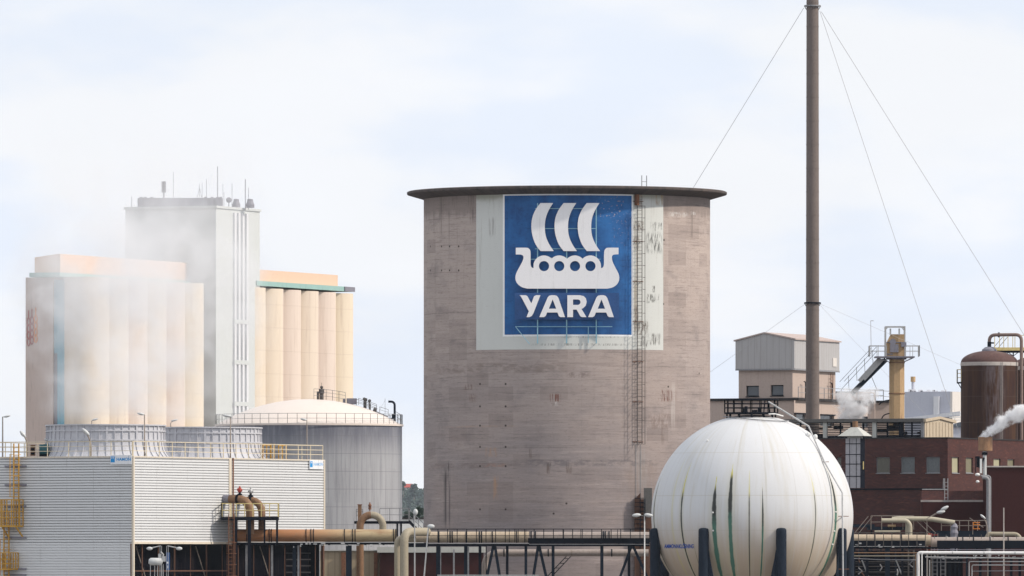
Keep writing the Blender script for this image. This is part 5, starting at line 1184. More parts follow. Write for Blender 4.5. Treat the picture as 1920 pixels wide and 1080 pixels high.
wb = thing('white_building', 'flat white building seen between the grey tank and the concrete silo', 'building', (X(772, 850), 850, 0))
mb = MB(); a = at(745, 973.5, 850); b = at(800, 973.5, 850); mb.box(a.x - 3, b.x, 850, 862, 0, a.z); mb.build('wall', MT['white_paint'], wb)
mb = MB(); mb.box(a.x - 3.1, b.x + .1, 849.9, 862.1, a.z, a.z + .15); mb.build('roof', MT['roof_felt'], wb)
# ------------------------------------------------------------------ beige process building
BF = Frame(1486, 820, 67); bb = thing('process_building', 'beige rendered building with a grey metal gabled top storey behind the chimney', 'building', BF.o, BF.a)
vB = BF.Lf(1385); uB = BF.R(1566.5); zt = zat(693, 820)
wh = [(BF.Lf(px1), BF.Lf(px0), zat(py1, 821), zat(py0, 821)) for px0, px1, py0, py1 in ((1399, 1423, 723, 743), (1445, 1469, 722, 742))]
mb = MB(BF.M)
wall(mb, lambda s, z, d: (d, s, z), 0, vB, 0, zt, wh, .35); wall(mb, lambda s, z, d: (s, d, z), 0, uB, 0, zt, [], .3)
mb.quad((uB, 0, 0), (uB, vB, 0), (uB, vB, zt), (uB, 0, zt)); mb.quad((0, vB, 0), (uB, vB, 0), (uB, vB, zt), (0, vB, zt)); mb.build('wall', MT['beige_render'], bb)
for a, b, c, d in wh:
    f = MB(BF.M); f.box(.22, .28, a, b, c, c + .08); f.box(.22, .28, a, b, d - .08, d); f.box(.22, .28, a, a + .07, c, d); f.box(.22, .28, b - .07, b, c, d); f.box(-.08, .2, a - .05, b + .05, c - .07, c - .003); w = f.build('window', MT['black_steel'], bb)
    p = MB(BF.M); p.quad((.26, a, c), (.26, b, c), (.26, b, d), (.26, a, d)); p.build('pane', MT['glass'], w)
zg = zat(637, 820); zp = zat(625.5, 821); e = .28
mb = MB(BF.M); mb.prism([[(-e, zt - .03), (vB + .2, zt - .03), (vB + .2, zg - .1), (vB / 2, zp), (-e, zg)]], lambda x, y, d: (-e + d * (uB + 2 * e), x, y), 1); mb.build('metal_storey', MT['metal_sheet'], bb)
MT['pink_roof'] = worn('pink_roof', (.42, .34, .31), .8, .15)
mb = MB(BF.M)
for (x0, z0), (x1, z1) in (((-e - .15, zg - .02), (vB / 2, zp)), ((vB / 2, zp), (vB + .35, zg - .12))):
    mb.add([(-e - .1, x0, z0 + .01), (uB + e + .15, x0, z0 + .01), (uB + e + .15, x1, z1 + .01), (-e - .1, x1, z1 + .01), (-e - .1, x0, z0 + .13), (uB + e + .15, x0, z0 + .13), (uB + e + .15, x1, z1 + .13), (-e - .1, x1, z1 + .13)],
           [(0, 1, 2, 3), (4, 5, 6, 7), (0, 1, 5, 4), (1, 2, 6, 5), (2, 3, 7, 6), (3, 0, 4, 7)])
mb.build('roof', MT['pink_roof'], bb)
mb = MB(BF.M); u0, u1 = BF.R(1555.5), BF.R(1562.5); mb.box(u0, u1, -e - .06, -e, zat(687, 828), zat(671, 828)); mb.build('hatch', MT['cream_wall'], bb)
mb = MB(BF.M); mb.box(-e - .02, uB + e, -e - .03, -e, zt - .05, zt + .1); mb.box(-e - .03, -e, 0, vB + .2, zt - .05, zt + .1); mb.build('drip_edge', MT['grey_steel'], bb)
mb = MB(BF.M); uu = BF.R(1556); mb.ladder((uu, -.2, zat(755, 828)), (uu, -.2, zat(700, 828)), (1, 0, 0), .5, .03); mb.build('wall_ladder', MT['rust_steel'], bb)
# lower wings
WF = Frame(1487, 819, 67)
def wing(mb, fr, u0, u1, v0, v1, z): mb.M = fr.M; mb.box(u0, u1, v0, v1, 0, z)
zw = zat(751, 819); wg = thing('factory_wing', 'long low beige factory wing with dark strip windows under the chimney', 'building', WF.o, WF.a)
hs = []
for px0, px1 in ((1489, 1513), (1538, 1564), (1616, 1632), (1642, 1654)): hs.append((WF.R(px0, off=.5), WF.R(px1, off=.5), zat(796, 819), zat(776.5 + (px0 - 1489) * .015, 819)))
u1 = WF.R(1668, off=.5)
mb = MB(WF.M); wall(mb, lambda s, z, d: (s, d - .5, z), -.5, u1, 0, zw, hs, .3); mb.box(-.5, u1, .0, 9, 0, zw - .01); mb.quad((-.5, -.5, 0), (-.5, 0, 0), (-.5, 0, zw), (-.5, -.5, zw)); mb.build('wall', MT['beige_render'], wg)
for a, b, c, d in hs:
    p = MB(WF.M); p.box(a, b, -.28, -.24, c, d); w = p.build('window', MT['glass'], wg); q = MB(WF.M); q.box(a - .05, b + .05, -.62, -.5, d, d + .12); q.build('lintel', MT['black_steel'], w)
mb = MB(WF.M); mb.box(-.7, u1 + .2, -.8, 9.2, zw, zw + .22); mb.build('roof_slab', MT['roof_felt'], wg)
mb = MB(WF.M); mb.rail([(-.5, -.7, zw + .22), (u1, -.7, zw + .22)], 1.0, 2.2, .025, (.5,)); mb.build('roof_railing', MT['grey_steel'], wg)
for px in (1503.5, 1553.5):
    u = BF.R(px); mb = MB(BF.M); mb.tube(bend([(u, -.35, zw + .2), (u, -.35, zw + 1.75), (u - .35, -.35, zw + 1.75)], .2, 4), .05, 8); mb.build('vent_pipe', MT['black_steel'], wg)
lw = thing('factory_wing', 'short beige wing with small windows between the silo and the process building', 'building', (BF.M @ Vector((1.5, 8, 0))), BF.a)
mb = MB(BF.M); mb.box(1.5, 12, vB + .01, BF.Lf(1318), 0, zat(751, 824)); mb.build('wall', MT['beige_render'], lw)
mb = MB(BF.M); mb.box(1.3, 12, vB + .012, BF.Lf(1316), zat(751, 824), zat(749, 824)); mb.build('roof_slab', MT['roof_felt'], lw)
mb = MB(BF.M)
for px in (1332, 1358, 1374): mb.box(1.44, 1.5, BF.Lf(px + 6), BF.Lf(px - 3), zat(792, 824), zat(776, 824))
mb.build('window', MT['glass'], lw)
hut = thing('roof_house', 'small pinkish roof house with scuffed wall behind the steam puff', 'building', (at(1600, 748, 836).x, 836, 0))
mb = MB(); a = at(1567, 747, 836); b = at(1632, 736, 836); mb.box(a.x, b.x, 836, 841, 0, b.z); mb.build('wall', MT['beige_render'], hut)
mb = MB(); mb.box(a.x - .1, b.x + .1, 835.9, 841.1, b.z, b.z + .1); mb.build('roof', MT['roof_felt'], hut)
h2 = thing('process_building', 'pinkish low block just left of the ochre conveyor tower', 'building', (at(1650, 750, 806).x, 806, 0))
mb = MB(); a = at(1632, 755, 806); b = at(1668, 754, 806); mb.box(a.x, b.x, 806, 812, 0, a.z); mb.build('wall', MT['beige_render'], h2)
mb = MB(); mb.box(a.x - .2, b.x + .1, 805.8, 812.1, a.z, a.z + .18); mb.build('roof', MT['roof_felt'], h2)
mb = MB(); mb.tube(bend([(at(1612, 0, 805).x, 805.6, zat(736, 805)), (at(1640, 0, 805).x, 805.6, zat(736, 805)), (at(1640, 0, 805).x, 805.6, zat(786, 805))], .2, 4), .07, 8); mb.build('drain_pipe', MT['beige_render'], h2)
mb = MB(); q = at(1655, 752, 805); mb.rail([(at(1628, 0, 805).x, 805.7, q.z), (at(1657, 0, 805).x, 805.7, q.z)], 1.0, .7, .03, (.5,)); mb.build('railing', MT['grey_steel'], h2)

# ------------------------------------------------------------------ ochre conveyor tower
KY = 800; cv = thing('conveyor_tower', 'ochre eight-sided bucket conveyor tower with platform and sloping silver chute', 'conveyor tower', (at(1681.5, 0, KY).x, KY, 0))
kc = at(1681.5, 0, KY); R_ = m_(15.2, KY)
mb = MB(); mb.lathe([(R_, 0), (R_, zat(680, KY)), (R_ * 1.0, zat(672, KY))], (kc.x, KY, 0), 8, False, radians(22.5), 2 * pi + radians(22.5)); mb.build('shaft', MT['conveyor'], cv)
mb = MB()
for py in (738, 680): mb.lathe([(R_, zat(py, KY) - .05), (R_ + .05, zat(py, KY) - .05), (R_ + .05, zat(py, KY) + .05), (R_, zat(py, KY) + .05)], (kc.x, KY, 0), 8, False, radians(22.5), 2 * pi + radians(22.5))
mb.build('flange', MT['pipe_rust'], cv)
hd = MB(); a = at(1660, 668, KY); b = at(1695, 627, KY); zm = zat(645, KY)
hd.prism([[(at(1661, 0, KY).x, a.z), (b.x, a.z), (b.x, b.z), (at(1670, 0, KY).x, b.z), (at(1661, 0, KY).x, zm)]], lambda x, y, d: (x, KY - .7 + d * 1.4, y), 1); hd.build('head_housing', MT['conveyor'], cv)
mb = MB(); p = at(1674, 641, KY - .75); mb.tube([p + Vector((0, .1, 0)), p + Vector((0, -.1, 0))], .28, 14); p = at(1675, 653, KY - .75); mb.box(p.x - .3, p.x + .45, KY - .9, KY - .7, p.z - .35, p.z + .35); p = at(1693, 646, KY - .75); mb.box(p.x - .15, p.x + .3, KY - .95, KY - .5, p.z - .2, p.z + .2)
mb.bar(at(1661, 642, KY - .72), at(1696, 642, KY - .72), .08); mb.bar(at(1661, 664, KY - .72), at(1674, 664, KY - .72), .1); mb.build('drive_unit', MT['mauve'], cv)
mb = MB()
for px in (1660, 1696):
    for dy in (-.9, .9): mb.bar((at(px, 0, KY).x, KY + dy, zat(668, KY)), (at(px, 0, KY).x, KY + dy, zat(613, KY)), .09)
for dy in (-.9, .9): mb.bar(at(1659.5, 613, KY) + Vector((0, dy, 0)), at(1696.5, 613, KY) + Vector((0, dy, 0)), .1); mb.bar(at(1660, 619, KY) + Vector((0, dy, 0)), at(1664.5, 613, KY) + Vector((0, dy, 0)), .06); mb.bar(at(1696, 619, KY) + Vector((0, dy, 0)), at(1691, 613, KY) + Vector((0, dy, 0)), .06)
for px in (1660, 1696): mb.bar(at(px, 613, KY) + Vector((0, -.9, 0)), at(px, 613, KY) + Vector((0, .9, 0)), .08)
for px in (1669.5, 1686): mb.bar(at(px, 616, KY - .8), at(px, 628, KY - .8), .14)
mb.build('top_frame', MT['galvanised'], cv)
mb = MB(); a = at(1640, 672, KY); b = at(1714, 668, KY); mb.box(a.x, b.x, KY - 1.4, KY + 1.4, zat(671, KY), zat(668.5, KY)); a = at(1662, 678, KY); mb.box(a.x, at(1699, 0, KY).x, KY - .9, KY + .9, zat(674, KY), zat(671.1, KY)); mb.bar(at(1712, 671, KY - 1.2), at(1696, 678, KY - .8), .08); mb.bar(at(1645, 671, KY - 1.2), at(1666, 678, KY - .8), .08); mb.build('platform', MT['mauve'], cv)
mb = MB(); z = zat(668.5, KY); xa, xb = at(1630, 0, KY).x, at(1723, 0, KY).x
mb.rail([(xa, KY - 1.4, z), (at(1661, 0, KY).x, KY - 1.4, z)], .93, .9, .025, (.5,)); mb.rail([(at(1697, 0, KY).x, KY - 1.4, z), (xb, KY - 1.4, z), (xb, KY + 1.4, z), (xa, KY + 1.4, z), (xa, KY - 1.4, z)], .93, .7, .022, (.5,)); mb.build('platform_railing', MT['galvanised'], cv)
mb = MB(); p0 = at(1657, 674, KY); p1 = at(1612, 722, KY); e_ = p0 + (p1 - p0) * 1.35; mb.bar(p0 + Vector((.2, -.1, .0)), e_, .5, .42); mb.build('chute', MT['navy_steel'], cv)
mb = MB(); mb.bar(p0 + Vector((-.35, -.35, .1)), p0 + (p1 - p0) * .9 + Vector((-.28, -.35, .1)), .2, .34); mb.bar(p0 + Vector((-.05, -.42, .02)), p0 + (p1 - p0) * .8 + Vector((-.05, -.42, .0)), .05, .2); mb.build('chute_cover', MT['galvanised'], cv)
mb = MB()
for dx, dz, dy in ((-.55, 1.25, -.7), (-.95, 1.2, -.7), (-.45, .9, .7), (-.75, .6, -.7)):
    o = Vector((dx, dy, dz)); mb.bar(at(1654, 678, KY) + o, at(1594, 742, KY) + o, .035)
for t in (.1, .35, .6, .85): q = at(1654, 678, KY).lerp(at(1594, 742, KY), t); mb.bar(q + Vector((-.55, -.7, .1)), q + Vector((-.6, -.7, 1.3)), .035)
mb.bar(at(1634, 706, KY), at(1644, 730, KY), .04); mb.build('stair_rail', MT['black_steel'], cv)
mb = MB(); mb.bar((at(1632.5, 0, KY).x, KY - 1.4, z), at(1632.5, 601, KY - 1.4), .045); mb.bar(at(1632, 601.5, KY - 1.4), at(1638, 601.5, KY - 1.4), .06); mb.build('mast', MT['galvanised'], cv)
mb = MB(); mb.tube(bend([at(1668, 750, KY - .5), at(1655, 752, KY - .5), at(1648, 759, KY - .5)], .3, 4), .05, 6); mb.tube(bend([at(1668, 775, KY - .5), at(1656, 778, KY - .5), at(1653, 786, KY - .5)], .3, 4), .05, 6); mb.build('side_pipe', MT['black_steel'], cv)

# ------------------------------------------------------------------ far grey hall
HF = Frame(1781.5, 950, 67); hl = thing('far_hall', 'pale lavender grey hall with a flat roof and roof vents in the distance', 'building', HF.o, HF.a)
zh = zat(734, 950); mb = MB(HF.M); mb.box(0, 14, 0, HF.Lf(1696), 0, zh); mb.build('wall', MT['lavender'], hl)
mb = MB(HF.M); mb.box(0, HF.R(1806), -.25, -.002, 0, zh - .01); mb.build('end_wall', MT['cream_wall'], hl)
mb = MB(HF.M); v = HF.Lf(1752); mb.box(-.3, -.02, v - .6, v, 0, zh - .5); v = HF.Lf(1735); mb.prism([[(0, zat(781, 952)), (7.5, zat(788, 952)), (7.5, zat(786, 952)), (0, zat(772, 952))]], lambda x, y, d: (-.4 + d * .3, v + x - 4, y), 1); mb.build('wall_duct', MT['strip_white'], hl)
fs_ = thing('flue_stack', 'small ochre topped flue rising from the far grey hall', 'flue', (at(1712, 0, 952).x, 953.5, 0)); c = at(1712, 707, 953.5)
mb = MB(); mb.tube([(c.x, 953.5, zh - 1), (c.x, 953.5, c.z)], .17, 12); mb.build('pipe', MT['lavender'], fs_); mb = MB(); mb.tube([(c.x, 953.5, c.z - .5), (c.x, 953.5, c.z + .05)], .26, 12); mb.build('cap', MT['conveyor'], fs_)
random.seed(12); mb = MB()
for k in range(16): px = random.uniform(1700, 1778); c = at(px, 734, 955); w = random.uniform(.12, .45); mb.box(c.x, c.x + w, 953, 954, zh, zh + random.uniform(.1, .3))
mb.build('roof_vent', MT['strip_white'], hl)
dr = thing('small_roof', 'slate blue roof and white rail bands between the louvred shed and the brown tank', 'building', (at(1793, 0, 880).x, 880, 0))
mb = MB(); a = at(1782, 815, 880); b = at(1812, 792, 880); mb.box(a.x, b.x, 880, 888, 0, zat(801, 880)); mb.build('wall', MT['lavender'], dr)
mb = MB(); mb.prism([[(a.x - .3, zat(801, 880)), (b.x, zat(801, 880)), (b.x, zat(789, 880)), (a.x + .8, zat(792, 880))]], lambda x, y, d: (x, 879.8 + d * 8.2, y), 1); mb.build('roof', MT['dark_roof'], dr)
mb = MB()
for py in (776.5, 783, 788): mb.bar(at(1780, py, 879), at(1806, py - .5, 879), .07)
mb.build('railing', MT['white_paint'], dr)

# ------------------------------------------------------------------ brick building
KF = Frame(1777, 742, 67); bk = thing('brick_building', 'dark red brick building with a row of square windows behind the white sphere', 'building', KF.o, KF.a)
zb = zat(822, 742); vK = KF.Lf(1490); uK = KF.R(1990)
hL = []; 
for px0, px1, py0, py1 in ((1570, 1577, 857, 873), (1643, 1668, 857, 887), (1689.5, 1715, 857, 887), (1736.5, 1762, 857, 887)): hL.append((KF.Lf(px1), KF.Lf(px0), zat(py1, 744), zat(py0, 744)))
hR = []
for px0, px1, py0, py1 in ((1785, 1798, 857, 887), (1811, 1824, 858, 887), (1863, 1876, 860, 889), (1889, 1902, 861, 889)):
    u0, z1 = KF.R(px0, py0); u1, z0 = KF.R(px1, py1); hR.append((u0, u1, z0, z1))
mb = MB(KF.M); wall(mb, lambda s, z, d: (d, s, z), 0, vK, 0, zb, hL, .16); wall(mb, lambda s, z, d: (s, d, z), 0, uK, 0, zb, hR, .16)
mb.quad((uK, 0, 0), (uK, vK, 0), (uK, vK, zb), (uK, 0, zb)); mb.quad((0, vK, 0), (uK, vK, 0), (uK, vK, zb), (0, vK, zb)); mb.build('wall', MT['brick'], bk)
mb = MB(KF.M); mb.box(-.06, uK, -.06, vK, zb, zb + .1); mb.build('roof_coping', MT['roof_felt'], bk)
MT['blind'] = worn('blind', (.12, .115, .095), .5, .2, (.25, .24, .2), .4, 2); MT['blind_grey'] = worn('blind_grey', (.11, .12, .125), .35, .3, (.2, .2, .18), .4, 2); MT['blind_yellow'] = worn('blind_yellow', (.34, .32, .21), .7, .15, (.2, .19, .12), .5, 3); MT['blind_dim'] = worn('blind_dim', (.17, .155, .10), .6, .2)
for i, (a, b, c, d) in enumerate(hL):
    f = MB(KF.M); f.box(.10, .13, a, b, c, c + .05); f.box(.10, .13, a, b, d - .05, d); f.box(.10, .13, a, a + .05, c, d); f.box(.10, .13, b - .05, b, c, d); f.box(-.05, .1, a - .05, b + .05, c - .06, c - .002); w = f.build('window', MT['grey_steel'], bk)
    p = MB(KF.M); p.quad((.125, a, c), (.125, b, c), (.125, b, d), (.125, a, d)); p.build('pane', MT['blind'] if i < 2 else MT['blind_grey'], w)
for i, (a, b, c, d) in enumerate(hR):
    f = MB(KF.M); f.box(a, b, .10, .13, c, c + .05); f.box(a, b, .10, .13, d - .05, d); f.box(a - .05, b + .05, -.05, .1, c - .06, c - .002); w = f.build('window', MT['grey_steel'], bk)
    p = MB(KF.M); p.quad((a, .125, c), (b, .125, c), (b, .125, d), (a, .125, d)); p.build('pane', MT['blind_yellow'] if i in (0, 2) else MT['blind_dim'], w)
mb = MB(KF.M); mb.box(-.08, -.002, .0, vK, zat(918, 742), zat(915.5, 742)); mb.build('string_course', MT['black_steel'], bk)
# louvred roof shed
ls = thing('louvred_shed', 'long louvred roof shed with a tan gabled end on top of the brick building', 'shed', KF.M @ Vector((1.5, 3, zb)), KF.a)
LF = Frame(1733, 744.6, 67); zl0 = zb + .1; zl1 = zat(791, 744.6); zl2 = zat(784.5, 744.6); vL = LF.Lf(1470)
mb = MB(LF.M); mb.box(-.3, 5.6, -.03, vL, zl1, zl2); mb.build('fascia', MT['roof_felt'] if False else MT['grey_dark'] if 'grey_dark' in MT else MT['lamp_pole'], ls)
for px in (1547.5, 1640):
    v = LF.Lf(px); mb = MB(LF.M); mb.box(-.12, .1, v - .17, v + .17, zl0, zl1 - .003); mb.build('post', MT['conc_pale'], ls)
mb = MB(LF.M); mb.box(-.12, .1, .0, .26, zl0, zl1 - .003); mb.build('post', MT['grey_steel'], ls)
mb = MB(LF.M)
for k in range(10):
    z = zl0 + .06 + k * .134; mb.bar((.12, .3, z), (.12, vL, z), .04, .088)
for px in (1500, 1575, 1597, 1618, 1663, 1690, 1709): v = LF.Lf(px); mb.box(.05, .2, v - .05, v + .05, zl0, zl1 - .003)
v = LF.Lf(1600); mb.box(.04, .21, v - .28, v + .28, zl0, zl1 - .003); v = LF.Lf(1689); mb.box(.04, .21, v - .2, v + .2, zl0, zl1 - .003)
mb.build('louvre', MT['black_steel'], ls)
random.seed(5); mb = MB(LF.M)
for k in range(16):
    v = random.uniform(.5, vL); w = random.uniform(.2, .9); z = random.uniform(zl0, zl1 - .4); mb.box(1.6, 2.0, v, v + w, z, z + random.uniform(.1, .4))
mb.build('machinery', MT['pipe_rust'], ls)
mb = MB(LF.M); mb.box(4.6, 4.8, .3, vL, zl0, zl0 + .25); mb.build('rear_curb', MT['lavender'], ls)
ub = LF.R(1786); mb = MB(LF.M)
mb.prism([[(0, zl0), (ub, zl0), (ub, zl1 + .02), (ub / 2, zl2 + .02), (0, zl1 + .02)]], lambda x, y, d: (x, -.06 + d * .05, y), 1)
for k in range(9): x = ub * (k + .5) / 9; mb.box(x - .03, x + .03, -.10, -.061, zl0, zl1)
mb.build('gable_end', MT['tan_light'] if 'tan_light' in MT else MT['trim'], ls)
mb = MB(LF.M); mb.prism([[(-.15, zl1 + .0), (ub / 2, zl2 + .0), (ub + .4, zl1 - .02), (ub + .4, zl1 + .22), (ub / 2, zl2 + .2), (-.15, zl1 + .22)]], lambda x, y, d: (x, -.2 + d * .2, y), 1); mb.build('gable_trim', MT['tan_light'], ls)
# duct tower with pyramid cap
DF = Frame(1613, 740.0, 67); dt = thing('duct_tower', 'pale panelled duct with a pyramid cap against the brick wall', 'duct', DF.o, DF.a)
vD = DF.Lf(1585.5); uD = 1.0; z0_, z1_ = zat(915, 740), zat(822, 740)
mb = MB(DF.M); mb.box(0, uD, 0, vD, z0_, z1_); mb.build('casing', MT['pale_sheet'] if 'pale_sheet' in MT else worn('pale_sheet', (.34, .33, .35), .6, .12, (.16, .14, .14), .5), dt)
mb = MB(DF.M)
for t in (.27, .72): mb.box(-.02, -.002, vD * t - .02, vD * t + .02, z0_, z1_)
for py in (832, 852, 870, 893): z = zat(py, 740); mb.box(-.026, -.003, 0, vD, z - .03, z + .03)
mb.box(.001, uD, -.02, -.002, z0_, z1_ - .001); mb.build('seam', MT['black_steel'], dt)  # joint lines, plus a black sheet over the whole right side
cx0, cx1, cy0, cy1 = -.45, uD + .45, -.5, vD + .5; zt0, zt1 = zat(817.5, 740), zat(801, 740); mx, my = (cx0 + cx1) / 2, (cy0 + cy1) / 2
mb = MB(DF.M); t_ = .28
mb.add([(cx0, cy0, zt0), (cx1, cy0, zt0), (cx1, cy1, zt0), (cx0, cy1, zt0), (mx - t_, my - t_, zt1), (mx + t_, my - t_, zt1), (mx + t_, my + t_, zt1), (mx - t_, my + t_, zt1)], [(0, 3, 2, 1), (4, 5, 6, 7), (0, 1, 5, 4), (1, 2, 6, 5), (2, 3, 7, 6), (3, 0, 4, 7)])
mb.build('cap', MT['conc_pale'], dt); mb = MB(DF.M); mb.box(.12, uD - .12, .12, vD - .12, z1_ + .002, zt0 + .05); mb.build('neck', MT['conc_pale'], dt)
mb = MB(DF.M); mb.tube([(mx, my, zt1), (mx, my, zt1 + .5)], .22, 10); mb.build('flue', MT['pipe_rust'], dt)
mb = MB(DF.M); mb.box(uD * .5, uD * .5 + .1, -.08, -.021, zat(880, 740), zat(865, 740)); mb.build('warning_strip', MT['pale_yellow'], dt)
# lower blocks in front of the brick building
JF = Frame(1728.0, 739.0, 67)
jb = thing('brick_annex', 'lower paler red brick block with a grey ledge in front of the brick building', 'building', (at(1790, 0, 738).x, 738, 0))
mb = MB(); a = at(1728.5, 920, 738); b = at(1852, 920, 738); mb.box(a.x, b.x, 738, 740.5, 0, zat(920, 738)); mb.build('wall', MT['brick_light'], jb)
mb = MB(); mb.box(a.x - .1, b.x, 737.6, 737.998, zat(941, 737), zat(937.5, 737)); mb.build('ledge', MT['pale_band'], jb)
m1 = thing('maroon_shed', 'plain maroon sheet wall below the ledge of the paler brick block', 'shed', (at(1790, 0, 735).x, 735, 0))
mb = MB(); a = at(1730, 941.5, 735); b = at(1852, 941.5, 735); mb.box(a.x, b.x, 735, 737.59, 0, zat(941.5, 735)); mb.build('wall', MT['maroon'], m1)
m2 = thing('maroon_shed', 'tall plain maroon shed with a grey roof edge at the right edge of the picture', 'shed', (at(1890, 0, 730).x, 730, 0))
mb = MB(); a = at(1852.5, 876, 730); b = at(1990, 876, 730); mb.box(a.x, b.x, 730, 738, 0, a.z); mb.build('wall', MT['maroon'], m2)
mb = MB(); mb.box(a.x - .08, b.x, 729.9, 738.1, a.z, zat(873.5, 730)); mb.build('roof_edge', MT['pale_band'], m2)
wl = thing('wall_ladder', 'small steel ladder and arm on the corner of the brick building', 'ladder', (at(1772, 0, 737.4).x, 737.4, zat(962, 737)))
mb = MB(); mb.ladder((at(1774.5, 0, 737).x, 737.2, zat(962, 737)), (at(1774.5, 0, 737).x, 737.2, zat(897, 737)), (1, 0, 0), .26, .03, .3); mb.build('rungs', MT['galvanised'], wl)
mb = MB(); mb.bar(at(1729, 917.5, 737), at(1778, 917.5, 737), .07); mb.bar(at(1769, 897, 737), at(1768.5, 918, 737), .05); mb.build('arm', MT['galvanised'], wl)
# steaming can on a stem
vc = thing('vent_can', 'tarnished open steel can venting steam on a thin stem', 'vent', (at(1847, 0, 722).x, 722, 0)); c = at(1847.5, 0, 722); rc = m_(13.3, 722)
mb = MB(); mb.lathe([(.12, zat(845, 722) - .05), (rc, zat(845, 722)), (rc, zat(819.5, 722)), (rc - .04, zat(819.5, 722)), (rc - .04, zat(840, 722))], (c.x, 722, 0), 36); mb.build('can', MT['can'], vc)
mb = MB(); mb.tube([(c.x - .05, 722, zat(891, 722)), (c.x - .05, 722, zat(846, 722))], .15, 12); mb.build('stem', MT['lamp_grey'], vc)
mb = MB(); mb.tube([(c.x - .05, 722, zat(853, 722)), (c.x - .05, 722, zat(848, 722))], .24, 12); mb.bar(at(1836, 878, 721.8), at(1845, 858, 721.8), .14); mb.bar(at(1829, 857, 721.8), at(1837, 857, 721.8), .13); mb.bar(at(1829, 857, 721.8), at(1829, 886, 721.8), .06); mb.box(at(1831, 0, 722).x, at(1841, 0, 722).x, 722.2, 722.4, zat(876, 722), zat(858, 722)); mb.build('valve_gear', MT['black_steel'], vc)
mb = MB(); mb.tube(bend([(at(1842, 0, 721).x, 721.4, zat(895, 721)), (at(1853.5, 0, 721).x, 721.4, zat(895, 721)), (at(1853.5, 0, 721).x, 721.4, 0)], .35, 5), .16, 12); mb.tube(bend([(at(1840, 0, 721).x, 721.9, zat(892, 721)), (at(1858, 0, 721).x, 721.9, zat(892, 721)), (at(1858, 0, 721).x, 721.9, 0)], .25, 5), .07, 8); mb.build('down_pipe', MT['grey_steel'], vc)
mb = MB(); mb.ball(at(1833, 890, 721), .2, .2, .13); mb.ball(at(1833, 903, 721), .15, .15, .11); mb.box(at(1838, 0, 721).x, at(1842, 0, 721).x, 721.5, 721.7, zat(887, 721), zat(860, 721)); mb.build('float_cap', MT['white_paint'], vc)

# ------------------------------------------------------------------ brown tanks
def brown(label, px, Y, rpx, pyw, pyd, band=True, cap=True):
    c = at(px, 0, Y); R0 = m_(rpx, Y); zw = zat(pyw, Y); zd = zat(pyd, Y); r = thing('process_tank', label, 'tank', (c.x, Y, 0))
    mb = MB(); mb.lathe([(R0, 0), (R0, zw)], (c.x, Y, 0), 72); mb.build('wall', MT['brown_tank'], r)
    h = zd - zw; pr = [(R0 * cos(t) if i < 14 else .01, zw + h * sin(t)) for i, t in enumerate([pi / 2 * k / 14 for k in range(15)])]
    mb = MB(); mb.lathe(pr, (c.x, Y, 0), 72, split=False); mb.build('dome', MT['brown_dome'], r)
    mb = MB(); mb.lathe([(R0 + .003, zw - .28), (R0 + .03, zw - .28), (R0 + .03, zw), (R0 - .02, zw + .03)], (c.x, Y, 0), 72); mb.build('band', MT['pale_band'], r)
    return r, c, R0, zw, zd
bt, c, R0, zw, zd = brown('tall brown stained process tank with a domed top and pale band', 1855, 775, 53.5, 680, 657.5)
mb = MB(); mb.lathe([(.05, zd + .35), (.35, zd + .30), (.62, zd + .1), (.64, zd - .05), (.3, zd - .25)], (c.x, 775, 0), 32); mb.build('manhole_cap', MT['mauve'], bt)
mb = MB(); mb.tube(bend([(c.x, 775, zd), (c.x, 775, zat(628, 775)), (at(1914, 0, 775).x, 774, zat(628, 775)), (at(1914, 0, 775).x, 774, 5)], .55, 7), m_(3.2, 775), 14); mb.build('top_pipe', MT['grey_brown'] if 'grey_brown' in MT else worn('grey_brown', (.20, .14, .12), .6, .2), bt)
mb = MB(); mb.tube([(c.x, 775, zd + .3), (c.x, 775, zd + .75)], .17, 10); mb.tube([(c.x, 775, zat(643, 775)), (c.x + .4, 775, zat(643, 775))], .07, 8); mb.tube([(at(1872, 0, 775).x - .05, 774.8, zat(628, 775)), (at(1872, 0, 775).x + .1, 774.8, zat(628, 775))], .22, 12); mb.build('valve', MT['black_steel'], bt)
mb = MB(); x = at(1802, 0, 775).x; z = zat(719, 775); mb.box(x - .35, x + .05, 774.6, 775.4, z, z + .12); mb.bar((x - .25, 774.7, z), (x + .1, 774.7, z - .6), .07); mb.build('side_bracket', MT['black_steel'], bt)
mb = MB(); mb.rail([(x + .02, 774.6, z + .12), (x - .33, 774.6, z + .12), (x - .33, 775.4, z + .12)], 1.05, .3, .03, (.35, .7)); mb.build('bracket_railing', MT['pale_yellow'], bt)
mb = MB()
for th in (.36, .42): mb.bar((c.x + (R0 + .05) * sin(th), 775 - (R0 + .05) * cos(th), 4), (c.x + (R0 + .05) * sin(th), 775 - (R0 + .05) * cos(th), zw), .035)
mb.build('conduit', MT['pale_band'], bt)
brown('dark brown tank half hidden at the right edge of the picture', 1944, 790, 47, 688, 668)
pb = thing('tank_bridge', 'dark footbridge with pale yellow rails between the tops of the brown tanks', 'footbridge', (at(1890, 0, 780).x, 780, zat(660, 780)))
mb = MB(); a = at(1866, 660, 779.5); b = at(1950, 653, 779.5); mb.box(a.x, b.x, 779.5, 780.7, zat(661, 779.5), zat(654, 779.5))
for px in (1882, 1900): p = at(px, 661, 779.6); mb.bar((p.x, 779.7, p.z), (p.x, 779.7, p.z - .9), .1); mb.bar((p.x, 779.7, p.z - .3), (p.x - .4, 779.7, p.z), .06); mb.bar((p.x, 779.7, p.z - .3), (p.x + .4, 779.7, p.z), .06)
mb.build('deck', MT['black_steel'], pb)
